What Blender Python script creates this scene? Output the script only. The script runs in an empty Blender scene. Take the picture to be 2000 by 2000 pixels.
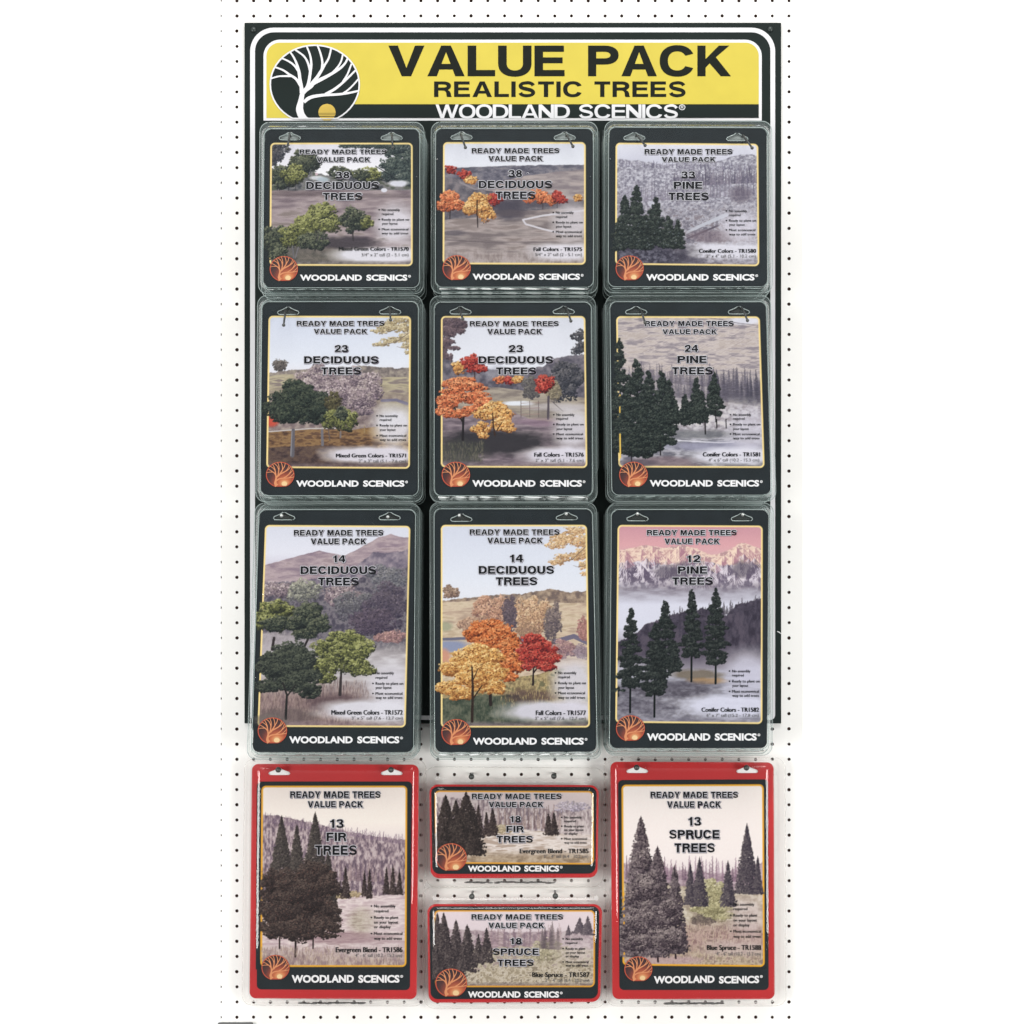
import bpy, math, random
import numpy as np
from mathutils import Vector
from mathutils.geometry import tessellate_polygon

# ------------------------------------------------------------------ camera, light, exposure
S = 0.00078                 # metres per photograph pixel on the board plane
D = 2.6                     # camera distance from the board
PXC, PYC = 1040.0, 1180.0   # foot of the optical axis on the board
sc = bpy.context.scene
XC, ZC = (PXC - 1000) * S, (2000 - PYC) * S

cam = bpy.data.cameras.new('camera')
cam_o = bpy.data.objects.new('camera', cam)
sc.collection.objects.link(cam_o)
cam_o.location = (XC, -D, ZC)
cam_o.rotation_euler = (math.radians(90), 0, 0)
cam.sensor_width = 36
cam.lens = 36 * D / (2000 * S)
cam.shift_x = (1000 - PXC) / 2000
cam.shift_y = (PYC - 1000) / 2000
cam.clip_start, cam.clip_end = 0.05, 60
sc.camera = cam_o

world = bpy.data.worlds.new('World')
sc.world = world
world.use_nodes = True
wn, wl = world.node_tree.nodes, world.node_tree.links
bg = wn['Background']
tc = wn.new('ShaderNodeTexCoord')
sp = wn.new('ShaderNodeSeparateXYZ')
mr = wn.new('ShaderNodeMapRange')
mr.inputs['From Min'].default_value = -1; mr.inputs['From Max'].default_value = 1
cr = wn.new('ShaderNodeValToRGB')          # a shop interior: dim floor, pale walls, bright ceiling
e = cr.color_ramp.elements
e[0].position = 0.0; e[0].color = (0.20, 0.20, 0.20, 1)
e[1].position = 1.0; e[1].color = (0.98, 0.99, 1.0, 1)
for p_, v_ in ((0.42, 0.26), (0.55, 0.30), (0.62, 0.62)):
    q = e.new(p_); q.color = (v_ * 0.97, v_ * 1.0, v_ * 1.0, 1)
wl.new(tc.outputs['Generated'], sp.inputs[0]); wl.new(sp.outputs['Z'], mr.inputs['Value'])
wl.new(mr.outputs[0], cr.inputs[0]); wl.new(cr.outputs[0], bg.inputs['Color'])
bg.inputs['Strength'].default_value = 0.75

def area(name, loc, target, sx, sy, power, col=(1, 1, 1)):
    l = bpy.data.lights.new(name, 'AREA')
    l.shape = 'RECTANGLE'; l.size, l.size_y, l.energy, l.color = sx, sy, power, col
    o = bpy.data.objects.new(name, l); sc.collection.objects.link(o)
    o.location = loc
    o.rotation_euler = (Vector(target) - Vector(loc)).to_track_quat('-Z', 'Y').to_euler()
    return o
area('ceiling_softbox', (0.1, -2.3, 3.5), (0, 0, 0.6), 2.6, 1.2, 70, (1, 0.985, 0.96))
area('side_fill', (-2.5, -2.9, 0.3), (0, 0, 0.35), 1.0, 1.8, 94, (1, 0.985, 0.96))  # added fill lamps left and right, evening out the lower board
area('side_fill', (2.6, -2.9, 0.3), (0, 0, 0.35), 1.0, 1.8, 94, (1, 0.985, 0.96))

sc.view_settings.view_transform = 'Standard'
try: sc.view_settings.look = 'None'
except Exception: pass
sc.view_settings.exposure = 0.0
sc.view_settings.gamma = 1.0
sc.view_settings.use_curve_mapping = False
try:
    sc.cycles.transparent_max_bounces = 24
    sc.cycles.max_bounces = 8
    sc.cycles.use_denoising = True
    sc.cycles.sample_clamp_indirect = 6
except Exception: pass

# ------------------------------------------------------------------ helpers
def P(px, py, d=0.0):
    """photo pixel -> world point on the plane d metres in front of the board"""
    f = S * (D - d) / D
    return (XC + (px - PXC) * f, -d, ZC + (PYC - py) * f)

def lin(c):
    c = np.asarray(c, dtype=np.float64) / 255.0
    return np.where(c <= 0.04045, c / 12.92, ((c + 0.055) / 1.055) ** 2.4)

CARD = (0.0088, 0.0132, 0.0162)   # black card stock
INK = 0.70                  # printed inks: measured tone / light on the display
def col(r, g, b, k=INK):
    v = lin((r, g, b)) * k
    return (float(v[0]), float(v[1]), float(v[2]), 1.0)

def mat(name, rgba, rough=0.5, spec=0.5, metal=0.0, var=0.06, scale=40, bump=0.0):
    m = bpy.data.materials.new(name); m.use_nodes = True
    n, l = m.node_tree.nodes, m.node_tree.links
    b = n['Principled BSDF']
    b.inputs['Roughness'].default_value = rough
    b.inputs['Specular IOR Level'].default_value = spec
    b.inputs['Metallic'].default_value = metal
    t = n.new('ShaderNodeTexCoord'); z = n.new('ShaderNodeTexNoise')
    z.inputs['Scale'].default_value = scale; z.inputs['Detail'].default_value = 4
    l.new(t.outputs['Object'], z.inputs['Vector'])
    r = n.new('ShaderNodeValToRGB')
    r.color_ramp.elements[0].position = 0.3; r.color_ramp.elements[1].position = 0.7
    r.color_ramp.elements[0].color = tuple(x * (1 - var) for x in rgba[:3]) + (1,)
    r.color_ramp.elements[1].color = tuple(min(1, x * (1 + var)) for x in rgba[:3]) + (1,)
    l.new(z.outputs['Fac'], r.inputs[0]); l.new(r.outputs[0], b.inputs['Base Color'])
    if bump:
        bp = n.new('ShaderNodeBump'); bp.inputs['Strength'].default_value = bump; bp.inputs['Distance'].default_value = 0.001
        l.new(z.outputs['Fac'], bp.inputs['Height']); l.new(bp.outputs[0], b.inputs['Normal'])
    return m

def print_mat(name):
    m = bpy.data.materials.new(name); m.use_nodes = True
    n, l = m.node_tree.nodes, m.node_tree.links
    b = n['Principled BSDF']
    b.inputs['Roughness'].default_value = 0.45
    b.inputs['Specular IOR Level'].default_value = 0.08
    a = n.new('ShaderNodeVertexColor'); a.layer_name = 'ink'
    l.new(a.outputs['Color'], b.inputs['Base Color'])
    return m

def clear_mat(name, tint, haze, hazecol, rough, bump, bscale, stretch=(1, 1, 1), dents=0.0):
    """thin clear plastic: passes light, mirrors at grazing angles, faint haze"""
    m = bpy.data.materials.new(name); m.use_nodes = True
    n, l = m.node_tree.nodes, m.node_tree.links
    for x in list(n): n.remove(x)
    out = n.new('ShaderNodeOutputMaterial')
    tr = n.new('ShaderNodeBsdfTransparent'); tr.inputs['Color'].default_value = tint
    df = n.new('ShaderNodeBsdfDiffuse'); df.inputs['Color'].default_value = hazecol
    gl = n.new('ShaderNodeBsdfGlossy'); gl.inputs['Roughness'].default_value = rough
    gl.inputs['Color'].default_value = (1, 1, 1, 1)
    t = n.new('ShaderNodeTexCoord'); mp = n.new('ShaderNodeMapping'); mp.inputs['Scale'].default_value = stretch
    z = n.new('ShaderNodeTexNoise'); z.inputs['Scale'].default_value = bscale; z.inputs['Detail'].default_value = 3
    l.new(t.outputs['Object'], mp.inputs['Vector']); l.new(mp.outputs[0], z.inputs['Vector'])
    bp = n.new('ShaderNodeBump'); bp.inputs['Strength'].default_value = bump; bp.inputs['Distance'].default_value = 0.004
    l.new(z.outputs['Fac'], bp.inputs['Height'])
    if dents:
        z2 = n.new('ShaderNodeTexNoise'); z2.inputs['Scale'].default_value = 75; z2.inputs['Detail'].default_value = 1
        l.new(mp.outputs[0], z2.inputs['Vector'])
        rp = n.new('ShaderNodeValToRGB'); rp.color_ramp.elements[0].position = .735; rp.color_ramp.elements[1].position = .83
        l.new(z2.outputs['Fac'], rp.inputs[0])
        b0 = bp; bp = n.new('ShaderNodeBump'); bp.inputs['Strength'].default_value = dents; bp.inputs['Distance'].default_value = .003
        l.new(rp.outputs[0], bp.inputs['Height']); l.new(b0.outputs[0], bp.inputs['Normal'])
    l.new(bp.outputs[0], gl.inputs['Normal'])
    m1 = n.new('ShaderNodeMixShader'); m1.inputs[0].default_value = haze
    l.new(tr.outputs[0], m1.inputs[1]); l.new(df.outputs[0], m1.inputs[2])
    fr = n.new('ShaderNodeFresnel')          # a thin sheet: the same on both faces
    ge = n.new('ShaderNodeNewGeometry'); io = n.new('ShaderNodeMapRange')
    io.inputs['To Min'].default_value = 1.46; io.inputs['To Max'].default_value = 1 / 1.46
    l.new(ge.outputs['Backfacing'], io.inputs['Value']); l.new(io.outputs[0], fr.inputs['IOR'])
    l.new(bp.outputs[0], fr.inputs['Normal'])
    m2 = n.new('ShaderNodeMixShader')
    l.new(fr.outputs[0], m2.inputs[0]); l.new(m1.outputs[0], m2.inputs[1]); l.new(gl.outputs[0], m2.inputs[2])
    l.new(m2.outputs[0], out.inputs['Surface'])
    return m

def base_of(o):
    L = Vector((0, 0, 0))
    while o is not None:
        L += o.location; o = o.parent
    return L

def link(name, verts, faces, material, parent=None, smooth=False, mats=None, midx=None):
    me = bpy.data.meshes.new(name)
    if parent is not None:
        L = base_of(parent)
        verts = [(v[0] - L[0], v[1] - L[1], v[2] - L[2]) for v in verts]
    me.from_pydata([tuple(map(float, v)) for v in verts], [], faces)
    for mm in (mats or [material]): me.materials.append(mm)
    if midx is not None: me.polygons.foreach_set('material_index', midx)
    if smooth: me.polygons.foreach_set('use_smooth', [True] * len(me.polygons))
    me.update()
    o = bpy.data.objects.new(name, me); sc.collection.objects.link(o)
    if parent is not None: o.parent = parent
    return o

def empty(name, loc, label=None, cat=None, group=None):
    o = bpy.data.objects.new(name, None); sc.collection.objects.link(o)
    o.location = loc; o.empty_display_size = 0.02
    tag(o, label, cat, group)
    return o

def tag(o, label=None, cat=None, group=None, kind=None):
    if label: o['label'] = label
    if cat: o['category'] = cat
    if group: o['group'] = group
    if kind: o['kind'] = kind
    return o

class MB:
    """collects flat polygons (with holes), strips and tubes for ONE mesh"""
    def __init__(s): s.v, s.f, s.k = [], [], 0
    def poly(s, loops, d, thick=0.0):
        """loops in photo pixels: outer first, then holes; plane d in front of the board"""
        pts = [[Vector((x, -y, 0)) for x, y in lp] for lp in loops]
        tris = tessellate_polygon(pts)
        base = len(s.v)
        flat = [p for lp in loops for p in lp]
        s.v += [P(x, y, d) for x, y in flat]
        for t in tris:
            a, b, c = (flat[i] for i in t)
            ar = (b[0] - a[0]) * (c[1] - a[1]) - (c[0] - a[0]) * (b[1] - a[1])
            if abs(ar) < 1e-9: continue
            t = tuple(base + i for i in t)
            s.f.append(t if ar < 0 else t[::-1])
        if thick:
            k = base
            for lp in loops:
                b0 = len(s.v); n = len(lp)
                s.v += [(s.v[k + i][0], s.v[k + i][1] + thick, s.v[k + i][2]) for i in range(n)]
                for i in range(n):
                    j = (i + 1) % n
                    s.f.append((k + i, k + j, b0 + j, b0 + i))
                k += n
    def strip(s, pts, d):
        """pts (x, y, width): a tapered band along a smooth line"""
        q = catmull(pts, 5)
        L, R = [], []
        for i, (x, y, w) in enumerate(q):
            a = q[max(0, i - 1)]; b = q[min(len(q) - 1, i + 1)]
            tx, ty = b[0] - a[0], b[1] - a[1]; n = math.hypot(tx, ty) or 1
            nx, ny = -ty / n, tx / n
            L.append((x + nx * w / 2, y + ny * w / 2)); R.append((x - nx * w / 2, y - ny * w / 2))
        base = len(s.v); n = len(q)
        s.v += [P(x, y, d) for x, y in L] + [P(x, y, d) for x, y in R]
        for i in range(n - 1):
            s.f.append((base + i, base + i + 1, base + n + i + 1, base + n + i))
    def tube(s, pts, rad, n=10):
        pts = [Vector(p) for p in pts]; rings = []
        for i, p in enumerate(pts):
            t = (pts[min(i + 1, len(pts) - 1)] - pts[max(i - 1, 0)]).normalized()
            u = t.cross(Vector((1, 0, 0.02))).normalized(); w = t.cross(u)
            r = rad[i] if isinstance(rad, (list, tuple)) else rad
            b = len(s.v)
            s.v += [tuple(p + (u * math.cos(2 * math.pi * k / n) + w * math.sin(2 * math.pi * k / n)) * r) for k in range(n)]
            rings.append(b)
        for a, b in zip(rings, rings[1:]):
            for k in range(n):
                s.f.append((a + k, a + (k + 1) % n, b + (k + 1) % n, b + k))
        s.f.append(tuple(rings[0] + k for k in range(n))[::-1]); s.f.append(tuple(rings[-1] + k for k in range(n)))
    def ball(s, c, r, n=14, m=9, sq=(1, 1, 1)):
        b = len(s.v)
        for i in range(m + 1):
            th = math.pi * i / m
            for k in range(n):
                ph = 2 * math.pi * k / n
                s.v.append((c[0] + r * sq[0] * math.sin(th) * math.cos(ph), c[1] + r * sq[1] * math.cos(th), c[2] + r * sq[2] * math.sin(th) * math.sin(ph)))
        for i in range(m):
            for k in range(n):
                s.f.append((b + i * n + k, b + i * n + (k + 1) % n, b + (i + 1) * n + (k + 1) % n, b + (i + 1) * n + k))
    def build(s, name, material, parent=None, smooth=False):
        return link(name, s.v, s.f, material, parent, smooth)

def catmull(p, n):
    out = []
    for i in range(len(p) - 1):
        a, b, c, d = p[max(0, i - 1)], p[i], p[i + 1], p[min(len(p) - 1, i + 2)]
        for k in range(n):
            t = k / n
            out.append(tuple(0.5 * (2 * b[j] + (c[j] - a[j]) * t + (2 * a[j] - 5 * b[j] + 4 * c[j] - d[j]) * t * t + (3 * b[j] - a[j] - 3 * c[j] + d[j]) * t ** 3) for j in range(len(b))))
    out.append(tuple(p[-1]))
    return out

def rrect(x0, y0, x1, y1, r, n=7):
    rs = r if isinstance(r, (list, tuple)) else (r,) * 4        # tl, tr, br, bl
    out = []
    for (cx, cy, a0, rr) in ((x0 + rs[0], y0 + rs[0], 180, rs[0]), (x1 - rs[1], y0 + rs[1], 270, rs[1]), (x1 - rs[2], y1 - rs[2], 0, rs[2]), (x0 + rs[3], y1 - rs[3], 90, rs[3])):
        for k in range(n + 1 if rr > 0 else 1):
            a = math.radians(a0 + 90 * k / n)
            out.append((cx + rr * math.cos(a), cy + rr * math.sin(a)))
    return out

def bil(q, u, v):
    (a, b, c, d) = q            # tl, tr, br, bl
    return tuple((a[i] * (1 - u) + b[i] * u) * (1 - v) + (d[i] * (1 - u) + c[i] * u) * v for i in (0, 1))

def rquad(q, r, grow=0.0, n=6, ext=(0, 0, 0, 0)):
    """rounded quad in photo pixels following a measured, slightly leaning quad; ext = l, t, r, b"""
    w = (q[1][0] - q[0][0] + q[2][0] - q[3][0]) / 2; h = (q[3][1] - q[0][1] + q[2][1] - q[1][1]) / 2
    return [bil(q, x / w, y / h) for x, y in rrect(-grow - ext[0], -grow - ext[1], w + grow + ext[2], h + grow + ext[3], r, n)]

# ------------------------------------------------------------------ lettering: a bold extended grotesque drawn here
def ell(cx, cy, rx, ry, a0, a1, n=18, p=2.25):
    out = []
    for k in range(n + 1):
        a = math.radians(a0 + (a1 - a0) * k / n)
        c, s_ = math.cos(a), math.sin(a)
        out.append((cx + rx * math.copysign(abs(c) ** (2 / p), c), cy + ry * math.copysign(abs(s_) ** (2 / p), s_)))
    return out

def stroke(pts, n=7):
    q = catmull(pts, n); L, R = [], []
    for i, (x, y, w) in enumerate(q):
        a = q[max(0, i - 1)]; b = q[min(len(q) - 1, i + 1)]
        tx, ty = b[0] - a[0], b[1] - a[1]; m = math.hypot(tx, ty) or 1
        L.append((x - ty / m * w / 2, y + tx / m * w / 2)); R.append((x + ty / m * w / 2, y - tx / m * w / 2))
    return [L + R[::-1]]

def glyph(ch, s, t):
    """pieces (each [outer, hole...]) in cap-height units, y up, and the advance width"""
    if ch == ' ': return [], 0.42
    if ch == 'I': return [[[(0, 0), (s, 0), (s, 1), (0, 1)]]], s
    if ch == 'L': return [[[(0, 0), (.84, 0), (.84, t), (s, t), (s, 1), (0, 1)]]], .84
    if ch == 'T':
        c = .46
        return [[[(c - s / 2, 0), (c + s / 2, 0), (c + s / 2, 1 - t), (.92, 1 - t), (.92, 1), (0, 1), (0, 1 - t), (c - s / 2, 1 - t)]]], .92
    if ch in 'EF':
        m0, m1 = .52 - t * .47, .52 + t * .47
        if ch == 'E': return [[[(0, 0), (.92, 0), (.92, t), (s, t), (s, m0), (.86, m0), (.86, m1), (s, m1), (s, 1 - t), (.9, 1 - t), (.9, 1), (0, 1)]]], .92
        return [[[(0, 0), (s, 0), (s, m0 - .03), (.8, m0 - .03), (.8, m1 - .03), (s, m1 - .03), (s, 1 - t), (.87, 1 - t), (.87, 1), (0, 1)]]], .87
    if ch == 'V': return [[[(.55 - s * .54, 0), (.55 + s * .54, 0), (1.1, 1), (1.1 - s * 1.1, 1), (.55, .27), (s * 1.1, 1), (0, 1)]]], 1.1
    if ch == 'A':
        y = .2 + .02; w = 1.14; k = lambda yy: (w / 2 - s * .56) * yy
        yb0, yb1 = y, y + t * .9
        xi = lambda yy: s * 1.1 + (w / 2 - s * 1.1) * yy / .8
        return [[[(0, 0), (s * 1.1, 0), (xi(yb0) , yb0), (w - xi(yb0), yb0), (w - s * 1.1, 0), (w, 0), (w / 2 + s * .56, 1), (w / 2 - s * .56, 1)],
                 [(xi(yb1), yb1), (w / 2, .79), (w - xi(yb1), yb1)]]], w
    if ch == 'W':
        w = 1.55; k = s * .95
        return [[[(w * .285 - k * .52, 0), (w * .285 + k * .52, 0), (w / 2, .7), (w * .715 - k * .52, 0), (w * .715 + k * .52, 0), (w, 1), (w - k, 1), (w * .712, .3), (w / 2 + k * .5, 1), (w / 2 - k * .5, 1), (w * .288, .3), (k, 1), (0, 1)]]], w
    if ch == 'M':
        w = 1.2
        return [[[(0, 0), (s * .92, 0), (s * .92, .68), (w / 2 - s * .4, 0), (w / 2 + s * .4, 0), (w - s * .92, .68), (w - s * .92, 0), (w, 0), (w, 1), (w - s * 1.35, 1), (w / 2, .36), (s * 1.35, 1), (0, 1)]]], w
    if ch == 'N':
        w = 1.03
        return [[[(0, 0), (s * .95, 0), (s * .95, .62), (w - s, 0), (w, 0), (w, 1), (w - s * .95, 1), (w - s * .95, .38), (s, 1), (0, 1)]]], w
    if ch == 'Y': return [[[(.53 - s / 2, 0), (.53 + s / 2, 0), (.53 + s / 2, .4), (1.06, 1), (1.06 - s * 1.15, 1), (.53, .56), (s * 1.15, 1), (0, 1), (.53 - s / 2, .4)]]], 1.06
    if ch == 'K':
        return [[[(0, 0), (s, 0), (s, .28), (s + .13, .42), (1.08 - s * 1.25, 0), (1.08, 0), (s + .33, .62), (1.03, 1), (1.03 - s * 1.3, 1), (s, .56), (s, 1), (0, 1)]]], 1.08
    if ch == 'U':
        w = 1.02
        return [[ell(w / 2, .42, w / 2, .435, 180, 360) + [(w, 1), (w - s, 1)] + ell(w / 2, .42, w / 2 - s, .435 - t, 360, 180) + [(s, 1), (0, 1)]]], w
    if ch == 'O':
        w = 1.12
        return [[ell(w / 2, .5, w / 2, .515, 0, 355, 40), ell(w / 2, .5, w / 2 - s, .515 - t, 0, 355, 40)]], w
    if ch == 'D':
        w = 1.05
        return [[[(0, 0), (.45, 0)] + ell(.45, .5, w - .45, .5, -90, 90, 20)[1:-1] + [(.45, 1), (0, 1)],
                 [(s, t), (.45, t)] + ell(.45, .5, w - .45 - s, .5 - t, -90, 90, 20)[1:-1] + [(.45, 1 - t), (s, 1 - t)]]], w
    if ch == 'C':
        w = 1.12
        return [[ell(w / 2, .5, w / 2, .515, 24, 336, 34) + ell(w / 2, .5, w / 2 - s, .515 - t, 330, 30, 34)]], w
    if ch in 'PR':
        w = .98; b = .42 if ch == 'P' else .45
        cy = (1 + b) / 2 - .02; ry = 1 - cy
        bowl = [(.52, 1 - 2 * ry)] + ell(.52, cy, w - .52, ry, -90, 90, 16)[1:-1] + [(.52, 1)]
        hole = [(s, 1 - 2 * ry + t), (.52, 1 - 2 * ry + t)] + ell(.52, cy, w - .52 - s, ry - t, -90, 90, 14)[1:-1] + [(.52, 1 - t), (s, 1 - t)]
        y0 = 1 - 2 * ry
        if ch == 'P': return [[[(0, 0), (s, 0), (s, y0)] + bowl + [(0, 1)], hole]], w
        leg = [(.68, y0 + .02), (.86, y0 - .03), (.955, y0 - .14), (.975, .14), (1.0, 0), (1.0 - s * .98, 0), (1.0 - s * 1.05, y0 - .2), (.6, y0)]
        return [[[(0, 0), (s, 0), (s, y0), (.52, y0), (.62, y0 - .02), (.7, y0 - .12), (.72, .1), (.755, 0), (1.03, 0), (.985, .1), (.965, y0 - .16), (.9, y0 - .03), (.8, y0 + .03)] + ell(.52, cy, w - .52, ry, -50, 90, 14)[1:-1] + [(.52, 1), (0, 1)], hole]], 1.02
    if ch == 'S':
        w = 1.02; s, t = min(s, .25), min(t, .2); a = t * 1.02
        return [stroke([(.13, .27, s * .95), (.2, .16, s * .8), (.36, t * .5, a), (.53, t * .5 - .012, a), (.78, .14, s * .78), (.875, .28, s * .92), (.78, .42, t * 1.15), (.51, .505, t * 1.2), (.24, .585, t * 1.15), (.145, .715, s * .92), (.24, .86, s * .78), (.5, 1 - t * .5 + .012, a), (.68, 1 - t * .5, a), (.8, .85, s * .78), (.88, .74, s * .92)])], w
    if ch == '1': return [[[(.3, 0), (.3 + s, 0), (.3 + s, 1), (.36, 1), (.27, .86), (.06, .8), (.06, .66), (.3, .66)]]], .68
    if ch == '2':
        return [stroke([(.12, .64, s), (.16, .8, s * .85), (.4, 1 - t / 2, t), (.62, .92, s * .7), (.72, .72, s), (.6, .5, s * .85), (.35, .32, t * 1.2), (.16, .12, s * .9)]), [[(0.02, 0), (.84, 0), (.84, t), (.02, t)]]], .86
    if ch == '3':
        return [stroke([(.12, .72, s * .9), (.2, .87, s * .75), (.42, 1 - t / 2, t), (.64, .88, s * .75), (.69, .73, s * .9), (.58, .57, t), (.36, .535, t * .9)]),
                stroke([(.1, .29, s * .9), (.18, .13, s * .8), (.42, t / 2, t), (.68, .13, s * .8), (.74, .28, s * .95), (.62, .46, t), (.36, .53, t * .9)])], .86
    if ch == '4': return [[[(.5, 0), (.5 + s, 0), (.5 + s, .22), (.9, .22), (.9, .22 + t), (.5 + s, .22 + t), (.5 + s, 1), (.46, 1), (0, .42), (0, .22), (.5, .22)],
                           [(.5, .22 + t), (.5, .74), (.2, .22 + t)]]], .92
    if ch == '8':
        out = []
        for k in range(44):
            a = 2 * math.pi * k / 44; dx, dy = math.cos(a), math.sin(a); best = 0
            for (cy, rx, ry) in ((.735, .385, .275), (.285, .425, .3)):
                oy = .53 - cy
                A = (dx / rx) ** 2 + (dy / ry) ** 2; B = 2 * oy * dy / ry ** 2; C = (oy / ry) ** 2 - 1
                dd = B * B - 4 * A * C
                if dd >= 0: best = max(best, (-B + math.sqrt(dd)) / (2 * A))
            out.append((.43 + dx * best, .53 + dy * best))
        return [[out, ell(.43, .742, .385 - s, .275 - t * .92, 0, 350, 20), ell(.43, .285, .425 - s, .3 - t, 0, 350, 20)]], .86
    return [], .5

def area2(p): return sum(p[i][0] * p[(i + 1) % len(p)][1] - p[(i + 1) % len(p)][0] * p[i][1] for i in range(len(p)))

def grow_poly(p, d, hole=False):
    q = []
    for a in p:
        if not q or math.hypot(a[0] - q[-1][0], a[1] - q[-1][1]) > 1e-5: q.append(a)
    if len(q) > 2 and math.hypot(q[0][0] - q[-1][0], q[0][1] - q[-1][1]) < 1e-5: q.pop()
    if abs(d) < 1e-9: return q
    sg = 1 if area2(q) > 0 else -1
    if hole: sg = -sg
    out = []; n = len(q)
    for i in range(n):
        a, b, c = q[i - 1], q[i], q[(i + 1) % n]
        e1 = (b[0] - a[0], b[1] - a[1]); e2 = (c[0] - b[0], c[1] - b[1])
        l1, l2 = math.hypot(*e1) or 1, math.hypot(*e2) or 1
        n1 = (e1[1] / l1, -e1[0] / l1); n2 = (e2[1] / l2, -e2[0] / l2)
        m = (n1[0] + n2[0], n1[1] + n2[1]); mm = m[0] ** 2 + m[1] ** 2
        k = 2 / max(mm, 1.0)
        out.append((b[0] + sg * d * m[0] * k, b[1] + sg * d * m[1] * k))
    return out

def letters(mb, text, x0, x1, ytop, ybase, d, s=.245, t=.19, grow=0.0, gap=.13, dx=0, dy=0, slope=0.0):
    """one line of capitals fitted to the box x0..x1, ytop..ybase (photo pixels) on plane d"""
    gl = [glyph(c, s, t) for c in text]
    wtot = sum(g[1] for g in gl) + gap * (len(gl) - 1)
    h = ybase - ytop; kx = (x1 - x0) / wtot
    x = 0.0; j = 0
    for pieces, w in gl:
        for k, loops in enumerate(pieces):
            L = []
            for i, lp in enumerate(loops):
                px = [(x0 + (x + a) * kx, -(ybase - b * h)) for a, b in lp]
                px = grow_poly(px, grow, i > 0)
                if i > 0 and grow > 0:
                    if abs(area2(px)) < grow * grow or area2(px) * area2([(a, b) for a, b in lp]) < 0: continue
                L.append([(a + dx, -b + dy + slope * (a - x0)) for a, b in px])
            mb.poly(L, d + 0.00004 * k + 0.00002 * (j % 3))
        x += w + gap; j += 1

_fc = {}
def font_tris(text, off, space=1.0):
    key = (text, off, space)
    if key not in _fc:
        c = bpy.data.curves.new('line', 'FONT'); c.body = text; c.offset = off; c.resolution_u = 3; c.space_character = space
        o = bpy.data.objects.new('line', c); sc.collection.objects.link(o)
        dg = bpy.context.evaluated_depsgraph_get()
        me = o.evaluated_get(dg).to_mesh()
        v = [tuple(p.co[:2]) for p in me.vertices]; f = [tuple(p.vertices) for p in me.polygons]
        o.evaluated_get(dg).to_mesh_clear()
        bpy.data.objects.remove(o); bpy.data.curves.remove(c)
        _fc[key] = (v, f)
    return _fc[key]

def small(mb, text, x0, x1, ytop, ybase, d, off=.018, capref=None, slope=0.0, bold=0.0):
    """one line in the humanist face; x1 None: natural narrow width"""
    v, f = font_tris(text, off)
    cap = font_tris(capref or 'H', off)[0]
    chh = max(p[1] for p in cap) - min(p[1] for p in cap); c0 = min(p[1] for p in cap)
    xs = [p[0] for p in v]; a, b = min(xs), max(xs)
    ky = (ybase - ytop) / chh
    if x1 is None:
        kx = ky * .8
    else: kx = (x1 - x0) / (b - a)
    for z, sh in ((0, -bold / 2), (.00003, bold / 2), (.00006, 0)) if bold else ((0, 0),):
        base = len(mb.v)
        for p in v:
            X = x0 + (p[0] - a) * kx
            mb.v.append(P(X + sh, ybase - (p[1] - c0) * ky + slope * (X - x0), d + z))
        for q in f: mb.f.append(tuple(base + i for i in q))

# ------------------------------------------------------------------ materials
M = {}
M['board'] = mat('pegboard_white', (0.86, 0.855, 0.835, 1), 0.55, 0.3, var=0.012, scale=14)
M['core'] = mat('hardboard_brown', (0.16, 0.095, 0.08, 1), 0.9, 0.1)
M['wall'] = mat('wall_white', (0.95, 0.95, 0.95, 1), 0.9, 0.1, var=0.004, scale=3)
M['sign_black'] = mat('sign_black', (0.0105, 0.0165, 0.0155, 1), 0.35, 0.16, var=0.15, scale=9, bump=0.03)
M['sign_white'] = mat('sign_white', (0.67, 0.67, 0.69, 1), 0.4, 0.3, var=0.012)
M['sign_yellow'] = mat('sign_yellow', col(229, 210, 84), 0.4, 0.3, var=0.035, scale=25)
M['sign_ink'] = mat('sign_ink', (0.009, 0.011, 0.008, 1), 0.4, 0.12, var=0.1)
M['sun'] = mat('sun_gold', col(222, 190, 88), 0.4, 0.3)
M['card'] = mat('card_black', CARD + (1,), 0.5, 0.1, var=0.2, scale=30)
M['red'] = mat('card_red', col(198, 34, 39), 0.45, 0.35, var=0.13, scale=9)
M['ink'] = mat('ink_black', (0.0035, 0.004, 0.006, 1), 0.5, 0.05, var=0.1)
M['ink_soft'] = mat('ink_grey', (0.10, 0.095, 0.10, 1), 0.5, 0.2)
M['halo'] = mat('ink_halo', col(226, 226, 234), 0.5, 0.2, var=0.01)
M['drop'] = mat('ink_drop', col(128, 120, 134), 0.5, 0.2)
M['white_ink'] = mat('ink_white', (0.67, 0.67, 0.685, 1), 0.5, 0.2, var=0.01)
M['steel'] = mat('peg_steel', (0.035, 0.038, 0.038, 1), 0.35, 0.5, metal=0.2, var=0.1)
M['tip'] = mat('peg_tip', (0.055, 0.058, 0.055, 1), 0.38, 0.5, metal=0.1, var=0.1)
M['tip_glint'] = mat('peg_tip_glint', (0.5, 0.52, 0.51, 1), 0.25, 0.5, metal=0.5, var=0.1)  # pale colour paints in the highlight on the third row's tips
M['glow'] = mat('ink_cream', col(248, 212, 158), 0.5, 0.2, var=0.03)
M['screw'] = mat('screw_dark', (0.03, 0.04, 0.038, 1), 0.3, 0.5, metal=0.3)
M['branch'] = mat('ink_orange', col(228, 150, 104), 0.5, 0.2, var=0.05)
M['ring'] = mat('ink_rust', col(196, 84, 60), 0.5, 0.2, var=0.05)
M['foam'] = mat('tree_foam', (0.15, 0.15, 0.145, 1), 0.9, 0.1, var=0.5, scale=300)
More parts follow.
